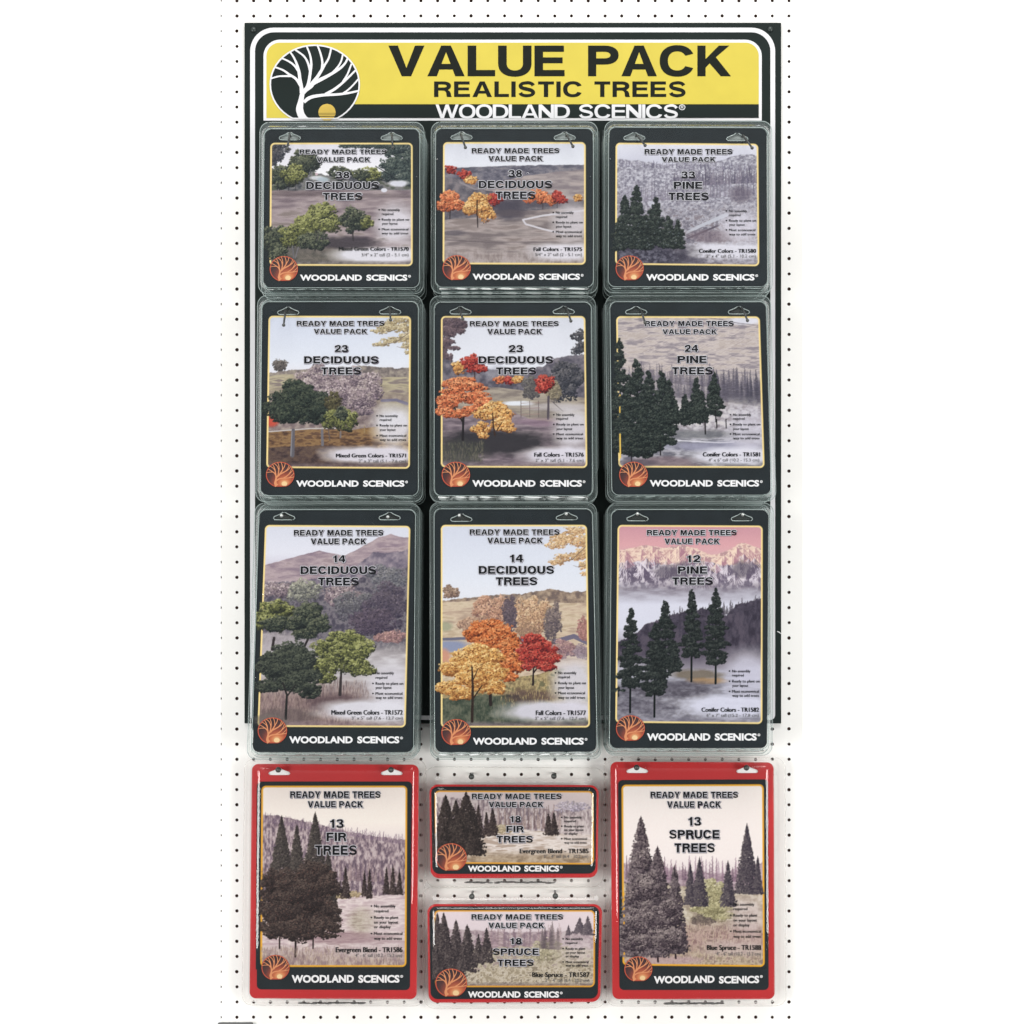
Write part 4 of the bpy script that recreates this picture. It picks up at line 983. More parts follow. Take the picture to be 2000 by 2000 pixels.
def art_pine12(A):
    A.ramp([(0, (204, 150, 168)), (.1, (222, 166, 176)), (.2, (214, 178, 186)), (.34, (190, 186, 206)), (.45, (214, 214, 230)), (.56, (206, 204, 222)), (1, (190, 188, 208))])
    A.tex(A.edge([(0, .13), (.08, .12), (.2, .1), (.32, .115), (.45, .1), (.55, .12), (.65, .15), (.75, .13), (.85, .085), (.93, .1), (1, .12)], 2, 8, 1), [(206, 168, 168), (232, 200, 186), (240, 214, 196), (186, 150, 160)], 9, 6, 2, 3, 2.8)
    A.tex(A.edge([(0, .2), (.1, .19), (.2, .175), (.3, .2), (.45, .19), (.6, .18), (.75, .21), (.9, .19), (1, .2)], 5, 10, 3, 2), [(110, 100, 126), (158, 148, 172), (206, 196, 212), (226, 216, 224)], 7, 9, 4, 3, 3.4)
    r = np.random.default_rng(8)
    sky = np.interp
    ridge = [(0, .13), (.08, .12), (.2, .1), (.32, .115), (.45, .1), (.55, .12), (.65, .15), (.75, .13), (.85, .085), (.93, .1), (1, .12)]
    for k in range(120):
        u = r.uniform(0, 1); v0 = sky(u, [q[0] for q in ridge], [q[1] for q in ridge])
        v = v0 + abs(r.normal(0, .075)); hi = v < v0 + .055; L = r.uniform(.03, .075)
        lit, dk = ((246, 220, 198), (176, 128, 152)) if hi else ((226, 216, 228), (104, 92, 122))
        for q in range(4):
            A.line([(u, v), (u + L * (.9 - .25 * q), v + L * (.75 + .1 * q))], dk, 1.0, 1.9, .5)
            A.line([(u, v), (u - L * (.9 - .25 * q), v + L * (.7 + .1 * q))], lit, 1.0, 1.6, .5)
    for u, v in ((.45, .23), (.86, .22), (.33, .24)): A.shade(u, v, .09, .045, (104, 96, 118), .7, .6)
    A.tex(np.clip((A.V - .27) * 16, 0, 1), [(124, 116, 140), (150, 144, 166), (170, 166, 186)], 30, 8, 5)
    A.ramp2 = None
    m = np.clip((A.V - .32) * 12, 0, 1); A.mix((216, 216, 232), m * np.clip((.62 - A.V) * 10, 0, 1)); A.mix((186, 184, 204), np.clip((A.V - .58) * 8, 0, 1))
    A.tex(A.edge([(0, .6), (.15, .54), (.2, .5), (.35, .46), (.5, .43), (.6, .42), (.75, .46), (.82, .4), (.9, .385), (1, .36)], 4, 5, 6, 2) * np.clip((.72 - A.V) * 16, 0, 1), [(62, 56, 74), (78, 72, 92), (94, 86, 106)], 8, 14, 7)
    A.spikes(.35, 1, None, (.5, .42), 34, .07, [(66, 60, 78), (80, 74, 94)], 9, .012)
    A.shade(.6, .68, .5, .07, (120, 112, 134), .6)
    A.tex(np.clip((A.V - .72) * 14, 0, .9), [(130, 130, 152), (160, 160, 182), (186, 186, 206)], 34, 6, 10)
    A.shade(.55, .755, .2, .03, (120, 108, 96), .8); A.shade(.62, .785, .14, .02, (170, 132, 92), .7); A.shade(.35, .83, .36, .05, (82, 78, 96), .85); A.shade(.15, .92, .3, .05, (92, 88, 108), .7)
    A.tex(np.clip((A.V - .78) * 10, 0, .5) * np.clip((.75 - A.U) * 5, 0, 1), [(84, 80, 96), (120, 116, 134), (160, 158, 178)], 9, 5, 12)
    A.fade(.9, .75, .18, .14, (206, 204, 224), .8, 1.4); A.fade(.76, .91, .34, .06, (216, 216, 234), .92, 2)
    A.tex(np.clip((A.V - .965) * 30, 0, .6), [(120, 116, 140), (160, 158, 180)], 10, 4, 11)
    A.frame()
    for i, (u, a, b, w, tr) in enumerate(((.515, .325, .66, .075, .79), (.68, .33, .7, .09, .8), (.335, .385, .72, .09, .8), (.1, .425, .82, .09, .95), (.265, .5, .86, .105, .97), (.4, .6, .74, .07, None))):
        A.pine(u, a, b, w, [(18, 26, 29), (30, 38, 40), (46, 54, 54), (74, 80, 80)], 340 + i, tr)
    A.conifer(.02, .82, .84, .05, PINE, 360, 2, .8, .6)

def forest_hill(A, pts, cols, seed):
    A.tex(A.edge(pts, 2.5, 6, seed), cols, 3.5, 8, seed + 1, 3, 2.6)

def art_fir13(A):
    A.ramp([(0, (248, 236, 230)), (.2, (250, 240, 232)), (.4, (220, 206, 212)), (1, (196, 176, 184))])
    forest_hill(A, [(0, .16), (.12, .165), (.3, .195), (.5, .235), (.75, .275), (1, .3)], [(114, 98, 118), (144, 126, 144), (174, 156, 168), (198, 182, 188)], 1)
    A.spikes(0, 1, None, (.2, .33), 80, .05, [(118, 98, 128), (150, 130, 154)], 2, .004)
    A.spikes(.45, 1, None, (.52, .54), 40, .1, [(150, 128, 140), (120, 100, 122), (176, 156, 160)], 3, .006)
    A.tex(A.edge([(.0, .7), (.45, .6), (.6, .59), (.8, .61), (1, .6)], 3, 12, 3, 2), [(196, 174, 184), (216, 198, 202), (232, 218, 216), (182, 160, 170)], 24, 4, 4, 3, 2.4)
    A.crown(.53, .61, .09, .02, [(150, 130, 108), (188, 170, 140), (214, 200, 172)], .9, 2, 370); A.crown(.63, .6, .06, .02, [(150, 130, 108), (196, 178, 150)], .8, 2, 371)
    A.tex(np.clip(1 - np.hypot((A.U - .7) / .13, (A.V - .75) / .1), 0, .55), [(150, 142, 126), (186, 178, 160)], 5, 5, 6)
    A.shade(.6, .84, .4, .04, (150, 120, 136), .6); A.tex(np.clip((A.V - .87) * 12, 0, .9), [(150, 128, 138), (176, 156, 158), (200, 182, 178)], 8, 10, 7)
    A.grass(.9, 1, [(206, 188, 170), (160, 140, 140), (130, 108, 116)], 360, 7, 9)
    A.fade(.87, .74, .16, .13, (226, 212, 214), .5, 1.4); A.fade(.78, .91, .3, .05, (214, 198, 204), .5, 1.5)
    A.frame(yellow=(240, 178, 56), t=3.4)
    for i, (u, a, b, w) in enumerate(((.58, .45, .62, .032), (.71, .475, .61, .02), (.745, .465, .62, .022), (.86, .455, .6, .024), (.905, .45, .6, .026), (.95, .47, .6, .024))): A.conifer(u, a, b, w, FIR, 380 + i, 1.6, .5, 1.0, None, 0, .9)
    cone = [(54, 48, 50), (68, 62, 64), (84, 78, 78), (106, 98, 96)]; body = [(40, 32, 34), (57, 47, 49), (76, 64, 64), (102, 88, 86)]
    for i, (u, a, b, w) in enumerate(((.37, .15, .6, .1), (.14, .17, .6, .1), (.245, .217, .6, .075), (.46, .36, .72, .075))): A.conifer(u, a, b, w, cone, 390 + i, 1.9, .3, 1.1, None, 0, .85)
    for i, (u, v, ru, rv) in enumerate(((.08, .55, .1, .1), (.2, .56, .13, .12), (.37, .52, .15, .12), (.47, .55, .08, .08), (.06, .7, .1, .1), (.18, .7, .15, .12), (.35, .68, .16, .13), (.46, .7, .09, .07), (.1, .8, .11, .06), (.25, .8, .14, .08), (.4, .78, .11, .07), (.5, .78, .06, .03), (.52, .74, .05, .015), (.535, .8, .04, .012), (.48, .83, .06, .015), (.3, .6, .14, .1))):
        A.crown(u, v, ru, rv, body, 1.0, 2.2, 396 + i, 9, .2)
    r = np.random.default_rng(3)
    for k in range(420):
        u, v = r.uniform(0, .5), r.uniform(.45, .84)
        A.stamp(u * A.W, v * A.H, 1.1, 1.1, (120, 84, 80) if k % 3 else (34, 26, 28), .5)
    A.line([(.13, .84), (.13, .9)], (58, 46, 48), 3); A.line([(.24, .86), (.24, .945)], (54, 42, 44), 4); A.line([(.36, .84), (.36, .9)], (58, 46, 48), 3)
    A.line([(.005, .72), (.005, .75)], (240, 178, 56), 2.6); A.line([(.004, .82), (.004, .96)], (240, 178, 56), 3)
    A.grass(.9, .99, [(150, 130, 134), (190, 170, 160)], 120, 8, 8, 0, .5)

def art_fir18(A):
    A.ramp([(0, (224, 208, 208)), (.3, (206, 192, 198)), (.6, (214, 202, 200)), (1, (190, 174, 164))])
    forest_hill(A, [(0, .08), (.3, .12), (.45, .16), (.6, .22), (.75, .26), (1, .24)], [(134, 120, 136), (166, 150, 162), (192, 178, 184), (210, 198, 200)], 1)
    A.crown(.86, .22, .12, .08, [(150, 142, 168), (180, 170, 190), (206, 196, 206)], .6, 2.4, 400)
    A.spikes(.35, .8, None, (.52, .52), 34, .3, [(150, 126, 130), (176, 154, 152), (124, 104, 112)], 3, .004)
    A.tex(A.edge([(.2, .66), (.36, .56), (.45, .5), (.6, .54), (.75, .58), (1, .6)], 4, 14, 3, 2), [(196, 180, 172), (220, 206, 200), (236, 226, 220), (186, 168, 160)], 26, 5, 4, 3, 2.5)
    A.crown(.42, .52, .08, .06, [(150, 134, 112), (190, 174, 148), (214, 202, 178)], .8, 2, 402)
    A.tex(np.clip((A.V - .8) * 8, 0, .9), [(140, 120, 104), (170, 150, 132), (196, 178, 160)], 10, 6, 5)
    A.fade(.9, .55, .16, .26, (222, 210, 208), .5, 1.4)
    A.frame(yellow=(236, 170, 60), r=10, t=3)
    for i, (u, a, b, w) in enumerate(((.275, .2, .64, .035), (.325, .3, .62, .025), (.365, .24, .61, .035), (.715, .31, .6, .028), (.75, .3, .6, .03))): A.conifer(u, a, b, w, FIR, 410 + i, 1.7, .5, 1, None, 0, .9)
    for i, (u, a, b, w) in enumerate(((.07, .07, .85, .085), (.135, .13, .85, .07), (.2, .02, .86, .11), (.16, .4, .88, .13), (.06, .5, .9, .1), (.24, .55, .86, .06))): A.conifer(u, a, b, w, [(42, 36, 37), (56, 48, 49), (72, 62, 62), (94, 84, 82)], 420 + i, 2, .35, 1.05, None, 0, .75)

def art_spruce18(A):
    A.ramp([(0, (232, 216, 222)), (.25, (226, 212, 218)), (.4, (196, 180, 188)), (1, (180, 166, 156))])
    A.tex(A.edge([(0, .24), (.3, .26), (.5, .29), (.7, .27), (1, .28)], 3, 8, 1, 2), [(150, 132, 150), (180, 162, 174), (200, 186, 192)], 8, 6, 2)
    A.spikes(.3, .8, None, (.5, .5), 30, .32, [(160, 136, 152), (134, 112, 132), (184, 164, 172)], 3, .012)
    A.tex(A.edge([(.2, .55), (.4, .48), (.7, .46), (1, .5)], 6, 12, 4, 3), [(150, 138, 128), (178, 168, 152), (204, 194, 178), (166, 150, 152)], 8, 7, 5, 3, 2.4)
    A.crown(.7, .52, .12, .14, [(140, 132, 116), (176, 168, 146), (206, 198, 176)], .6, 2.3, 430); A.spikes(.66, .78, None, (.5, .52), 5, .33, [(96, 84, 98), (112, 100, 112)], 6, .02)
    A.tex(A.edge([(0, .9), (.25, .8), (.4, .7), (.6, .72), (1, .75)], 4, 14, 6, 3), [(164, 152, 136), (192, 180, 164), (212, 202, 188), (150, 138, 126)], 6, 5, 7, 3, 2.6)
    A.tex(np.clip((A.V - .93) * 20, 0, .7), [(110, 96, 108), (160, 146, 146)], 8, 4, 8)
    A.fade(.9, .5, .16, .22, (222, 208, 212), .5, 1.3)
    A.frame(yellow=(236, 170, 60), r=10, t=3)
    for i, (u, a, b, w) in enumerate(((.835, .2, .32, .018), (.905, .1, .3, .04), (.955, .08, .32, .035))): A.conifer(u, a, b, w, [(84, 76, 92), (104, 94, 108), (126, 116, 128)], 440 + i, 1.6, .5, 1.1, None, 0, .9)
    for i, (u, a, b, w) in enumerate(((.02, .04, .7, .05), (.06, .04, .8, .07), (.135, .13, .75, .06), (.205, .19, .74, .06), (.275, .32, .7, .035), (.325, .24, .68, .045), (.1, .45, .86, .09), (.02, .5, .9, .08), (.19, .5, .8, .07))): A.conifer(u, a, b, w, [(50, 44, 50), (68, 60, 66), (88, 79, 84), (112, 102, 106)], 450 + i, 1.9, .4, 1.05, None, 0, .8)

def art_spruce13(A):
    A.ramp([(0, (250, 240, 236)), (.4, (248, 238, 236)), (.55, (226, 212, 216)), (1, (190, 172, 178))])
    A.tex(A.edge([(0, .43), (.2, .44), (.5, .48), (.7, .49), (1, .42)], 5, 6, 1, 2), [(160, 138, 158), (190, 170, 184), (206, 190, 200)], 8, 8, 2)
    A.spikes(0, 1, None, (.52, .54), 46, .12, [(140, 110, 140), (166, 140, 164), (120, 94, 122)], 3, .01)
    A.tex(A.edge([(.3, .55), (.5, .56), (.7, .58), (1, .6)], 4, 12, 4, 3), [(164, 150, 140), (196, 184, 168), (216, 206, 192)], 7, 6, 5)
    A.crown(.62, .6, .13, .1, [(132, 124, 100), (170, 164, 130), (204, 198, 164)], .7, 2.3, 470); A.crown(.65, .69, .16, .06, [(128, 122, 96), (164, 158, 124), (200, 194, 160)], .9, 2.3, 471); A.crown(.56, .75, .1, .03, [(90, 80, 84), (130, 118, 112)], .8, 2.2, 472)
    A.tex(np.clip((A.V - .74) * 12, 0, .95), [(150, 120, 124), (176, 148, 148), (196, 170, 166), (140, 116, 116)], 9, 7, 6)
    A.tex(np.clip((A.V - .88) * 14, 0, .9), [(160, 146, 130), (188, 172, 152), (206, 190, 172), (150, 132, 128)], 7, 6, 7)
    A.grass(.78, .98, [(190, 164, 160), (140, 114, 120), (206, 190, 168)], 520, 9, 8, .35, 1)
    A.shade(.3, .97, .3, .03, (190, 160, 176), .6); A.fade(.88, .72, .15, .13, (220, 202, 208), .55, 1.4); A.fade(.8, .9, .26, .05, (214, 198, 200), .5, 1.5)
    A.frame(yellow=(244, 180, 52), t=3.4)
    for i, (u, a, b, w) in enumerate(((.48, .44, .66, .045), (.545, .405, .67, .06), (.745, .425, .67, .055), (.88, .22, .6, .085), (.955, .4, .6, .035))): A.conifer(u, a, b, w, [(56, 50, 66), (74, 66, 82), (94, 86, 98), (116, 108, 116)], 480 + i, 1.8, .4, 1.1, None, 0, .9)
    A.line([(.245, .93), (.25, .98)], (60, 44, 52), 3.5); A.line([(.37, .92), (.375, .96)], (60, 44, 52), 3.5)
    for i, (u, a, b, w) in enumerate(((.135, .18, .93, .16), (.25, .345, .93, .14), (.37, .45, .92, .09), (.06, .6, .94, .12), (.16, .6, .95, .16), (.3, .62, .93, .13))): A.conifer(u, a, b, w, SPRUCE, 490 + i, 2.2, .35, 1.1, None, 0, .72)
    for i, (u, v, ru, rv) in enumerate(((.1, .62, .09, .08), (.17, .56, .1, .09), (.08, .78, .12, .1), (.2, .76, .14, .11), (.33, .7, .09, .09), (.27, .86, .16, .06), (.1, .88, .12, .05), (.38, .84, .08, .06), (.15, .42, .06, .07))):
        A.crown(u, v, ru, rv, [(46, 38, 48), (70, 58, 70), (98, 86, 98), (132, 120, 128), (160, 148, 154)], .8, 2.2, 500 + i, 9, .2)
    for v in (.6, .63, .68, .72, .76, .93): A.line([(.012, v), (.012, v + .012)], (244, 180, 52), 2.2)

# ------------------------------------------------------------------ packs
def sombrero(x, y, w=40, h=13):
    """hang slot outline in photo pixels, centred on x, y"""
    pts = [(-.5, .28), (-.46, .06), (-.3, -.12), (-.16, -.3), (-.07, -.5), (.07, -.5), (.16, -.3), (.3, -.12), (.46, .06), (.5, .28), (.44, .48), (.3, .5), (-.3, .5), (-.44, .48)]
    return [(x + a * w, y + b * h) for a, b in pts]

def shell(parent, quad, dfront, depth, rad, mats, slots=(), flange=(12, 12, 14, 12), wing=0.0, name='clear_shell', dome=False, shine=0.0):
    """thermoformed clear cover: flat face, rounded shoulder, drafted wall and a flat flange"""
    prof = [(1.5, 0.0), (2.6, .0005), (4.0, .0016), (5.2, .0040), (5.8, .0075), (6.6, depth * .55), (7.4, depth * .93), (8.2, depth * .965)]
    def ring(g, ext=(0, 0, 0, 0), rr=None): return rquad(quad, (rad if rr is None else rr) + g * .8, g, 7, ext)
    rings = [(ring(g), dfront - z) for g, z in prof]
    l, t, r, b = flange
    last = ring(8.2, (l - 8, t - 8, r - 8, b - 8))
    if wing:
        y0, y1 = quad[0][1], quad[3][1]; xm = (quad[0][0] + quad[1][0]) / 2
    rings.append((last, dfront - depth)); rings.append((last, dfront - depth - .0012))
    V, F = [], []; n = len(rings[0][0])
    for lp, z in rings: V += [P(x, y, z) for x, y in lp]
    for k in range(len(rings) - 1):
        for i in range(n):
            j = (i + 1) % n
            F.append((k * n + i, (k + 1) * n + i, (k + 1) * n + j, k * n + j))
    o = link(name, V, F, mats[0], parent, True)
    if dome:                       # soft film swelling over the card
        V, F = [], []; rr = [rings[0]]
        for g, z in ((-1, .0018), (-4, .0046), (-8, .0068), (-12, .0082), (-17, .0090), (-24, .0094), (-32, .0096)):
            rr.append((rquad(quad, max(3, rad + g * .5), g, 7), dfront + z))
        for lp, z in rr: V += [P(x, y, z) for x, y in lp]
        for k in range(len(rr) - 1):
            for i in range(n):
                F.append((k * n + i, k * n + (i + 1) % n, (k + 1) * n + (i + 1) % n, (k + 1) * n + i)[::-1])
        F.append(tuple((len(rr) - 1) * n + i for i in range(n))[::-1])
        link('cover_sheet', V, F, mats[1], parent, True)
    else:
        m = MB(); m.poly([rings[0][0]] + [sombrero(x, y) for x, y in slots], dfront)
        m.build('cover_sheet', mats[1], parent)
    for g, z, rad_b, nm in ((2.0, .0008, .75, 'shoulder_bead'), (last, depth, .8, 'rim_bead')):
        if dome and nm == 'shoulder_bead': continue
        lp = ring(g) if nm == 'shoulder_bead' else g
        m = MB(); pts = [P(x, y, dfront - z) for x, y in lp]
        m.tube(pts + [pts[0]], rad_b * S, 6); m.build(nm, M['film_bead' if dome else 'bead'], parent, True)
    if shine:                       # lower lip; on thick ones painted white stands in for gloss
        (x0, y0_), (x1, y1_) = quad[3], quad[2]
        m = MB(); m.tube([P(x0 + 6 + (x1 - x0 - 12) * k / 24, y0_ + (y1_ - y0_) * k / 24 + 5 + .5 * math.sin(k * 1.7), dfront - .0035) for k in range(25)], [shine * S * (.8 + .4 * abs(math.sin(k * 2.3 + x0))) for k in range(25)], 7)
        m.build('lower_lip', M['shine' if shine > 1.2 else 'bead'], parent, True)
    if wing:                       # side wings of the tray with a slanted lower end
        for sx in ((-1,) if quad[0][0] > 1180 else (1,)):
            xe = (quad[0][0] - 5) if sx < 0 else (quad[1][0] + 5)
            xb = (quad[3][0] - 5) if sx < 0 else (quad[2][0] + 5)
            yb = y0 + (y1 - y0) * .9; ya = yb - 14
            lp = [(xe, y0 + 4), (xe + sx * wing, y0 + 4), (xb + (xe - xb) * .1 + sx * wing, ya - 4), (xb + sx * (wing - 3), ya + 6), (xb, yb + 6)]
            mm = MB(); mm.poly([lp if sx > 0 else lp[::-1]], dfront - depth * .8, .0006)
            mm.build('side_wing', mats[0], parent)
    return o

def slot_rim(mb, x, y, d):
    q = sombrero(x, y, 42, 14.5) + [sombrero(x, y, 42, 14.5)[0]]
    mb.tube([P(a, b, d) for a, b in q], .0007, 6)

def badge(parent, cx, cy, r, d):
    """round printed emblem: dusky disc with a glowing sun, rust rim and a branching tree"""
    ry = r * .91; cut = cy + ry * .86
    m = MB(); m.poly([emb_ell(cx, cy, r, ry, cut + 1.5)], d); em = m.build('emblem', M['ring'], parent)
    n_r, n_a = 14, 48; V, C = [], []
    gx, gy = cx + r * .3, cy + ry * .66
    for i in range(n_r + 1):
        for k in range(n_a):
            a = 2 * math.pi * k / n_a; q = .93 * i / n_r
            x, y = cx + r * q * math.cos(a), min(cut - .5, cy + ry * q * math.sin(a))
            V.append(P(x, y, d + .0002))
            g = math.hypot((x - gx) / r, (y - gy) / ry); t = min(g / 1.45, 1)
            s_ = [(246, 208, 150), (206, 118, 78), (150, 74, 60), (88, 56, 56), (62, 48, 52)]
            f = t * 4; j = min(int(f), 3); f -= j
            c = [s_[j][z] * (1 - f) + s_[j + 1][z] * f for z in range(3)]
            C.append(tuple(lin(c) * INK) + (1,))
    F = [(i * n_a + k, i * n_a + (k + 1) % n_a, (i + 1) * n_a + (k + 1) % n_a, (i + 1) * n_a + k) for i in range(n_r) for k in range(n_a)]
    o = link('emblem_disc', V, [f[::-1] for f in F], M['print'], em)
    at = o.data.color_attributes.new('ink', 'FLOAT_COLOR', 'POINT')
    at.data.foreach_set('color', np.array(C, np.float32).ravel())
    m = MB(); k = r / 775
    for i, br in enumerate(EMB_W):
        if i == 0: br = [(738, 1428, 200), (712, 1380, 165)] + br
        m.strip([(cx + (x - 920) * k, min(cut, cy + (y - 830) * ry / 680), w * k * 1.15) for x, y, w in br], d + .0004 + .00003 * i)
    m.build('emblem_branches', M['branch'], em)
    m = MB(); m.poly([[(gx + r * .2 * math.cos(a * .3927), min(cut, gy + 1 + ry * .19 * math.sin(a * .3927))) for a in range(16)]], d + .00095)
    m.build('emblem_sun', M['glow'], em)

def print_card(root, q, d, art, heads, bullets, size, title_w, ink, seed, mar, lift, yellow=None, hslope=0.0):
    """picture sheet and its lettering: halo, drop shadow and ink layers"""
    A = Art(q, mar, seed); art(A); A.finish(root, d, lift=lift)
    hal, drp, ink_m = MB(), MB(), MB()
    for (txt, x0, x1, y0, y1, s, t) in heads:
        letters(drp, txt, x0, x1, y0, y1, d + .0003, s, t, grow=.7, dx=1.1, dy=1.2)
        letters(hal, txt, x0, x1, y0, y1, d + .0006, s, t, grow=.85)
        letters(ink_m, txt, x0, x1, y0, y1, d + .0009, s, t)
    drp.build('heading_shadow', M['drop'], root); hal.build('heading_halo', M['halo'], root); ink_m.build('heading_lettering', ink, root)
    m = MB()
    for txt, x, yb, cap, x1 in bullets:
        if txt[0] == '*':
            m.poly([[(x + 1.6 * math.cos(a * .785), yb - cap * .5 + 1.5 * math.sin(a * .785)) for a in range(8)]], d + .0009)
            txt = txt[1:]; xx = x + 5.2
        else: xx = x
        small(m, txt, xx, x1, yb - cap, yb, d + .0009, 0, bold=.25)
    m.build('bullet_lettering', M['ink'], root)
    m = MB()
    (tx, x0, x1, y0, y1) = title_w
    small(m, tx, x0, x1, y0, y1, d + .0009, 0, bold=.75); m.build('colour_lettering', M['ink'], root)
    m = MB(); (tx, x0, x1, y0, y1) = size
    small(m, tx, x0, x1, y0, y1, d + .0009, 0); m.build('size_lettering', M['ink_soft'], root)

def maker(root, x0, x1, y0, y1, d, slope=0.0):
    m = MB(); w = x1 - x0
    small(m, 'WOODLAND', x0, x0 + w * .577, y0, y1, d, .042, slope=slope)
    small(m, 'SCENICS', x0 + w * .618, x1, y0, y1, d, .042, slope=slope)
    yy = y0 + 3 + slope * w
    m.poly([ell(x1 + 4.2, yy, 2.7, 2.6, 0, 350, 14, 2), ell(x1 + 4.2, yy, 1.7, 1.6, 0, 350, 14, 2)], d)
    letters(m, 'R', x1 + 3.3, x1 + 5.2, yy - 1.1, yy + 1.2, d + .0001, .3, .22)
    m.build('maker_lettering', M['white_ink'], root)

def hook(front, x, y, dx, dy, label, reach=.02, ball=3.3, rod=2.0, tip='tip'):
    """wire peg: from its hole straight out through the slots, then a drooping tip with a round end"""
    root = empty('peg_hook', P(x, y, 0), label, 'hook', 'wire peg hooks that carry the packs')
    m = MB(); r = rod * S
    a = P(x, y, 0); b = P(x, y, front + .004); c = P(x + dx * .25, y + dy * .25, front + reach * .6); e_ = P(x + dx, y + dy, front + reach)
    # the straight shaft keeps the slot's own line out of the board
    A0 = (b[0], 0.004, b[2])
    pts = [A0, (b[0], -front * .5, b[2]), b, c, e_]
    m.tube(pts, [r, r, r, r, r * .95], 10); m.build('shaft', M['steel'], root, True)
    m = MB(); m.ball(e_, ball * S); m.build('tip', M[tip], root, True)
    return root

# quad = tl, tr, br, bl in photo pixels
PK = {}
FRONT = {0: .112, 1: .112, 2: .108}
def std_bul(x, ys, right, cap=4.7):
    k = (right - x - 5.2) / 53.0
    w = lambda f: x + 5.2 + 53 * f * k
    t = ['*No assembly', 'required', '*Ready to plant on', 'your layout', '*Most economical', 'way to add trees']
    f = [.66, .42, 1.0, .58, .97, .97]
    return [(s_, x if s_[0] == '*' else x + 5.2, y, cap, w(q)) for s_, y, q in zip(t, ys, f)]
def red_bul(x, ys, right, cap=5.6):
    k = (right - x - 5.2) / 53.0
    w = lambda f: x + 5.2 + 53 * f * k
    t = ['*No assembly', 'required', '*Ready to plant', 'on your layout', 'or display', '*Most economical', 'way to add trees']
    f = [.75, .5, .85, .84, .58, .99, .97]
    return [(s_, x if s_[0] == '*' else x + 5.2, y, cap, w(q)) for s_, y, q in zip(t, ys, f)]

def heads(R, Vp, N, L3, L4, small_s=(.29, .23)):
    s1 = small_s
    return [('READY MADE TREES', R[0], R[1], R[2], R[3]) + s1, ('VALUE PACK', Vp[0], Vp[1], Vp[2], Vp[3]) + s1,
            (N[0], N[1], N[2], N[3], N[4], .27, .215), (L3[0], L3[1], L3[2], L3[3], L3[4], .3, .23), ('TREES', L4[0], L4[1], L4[2], L4[3], .3, .23)]

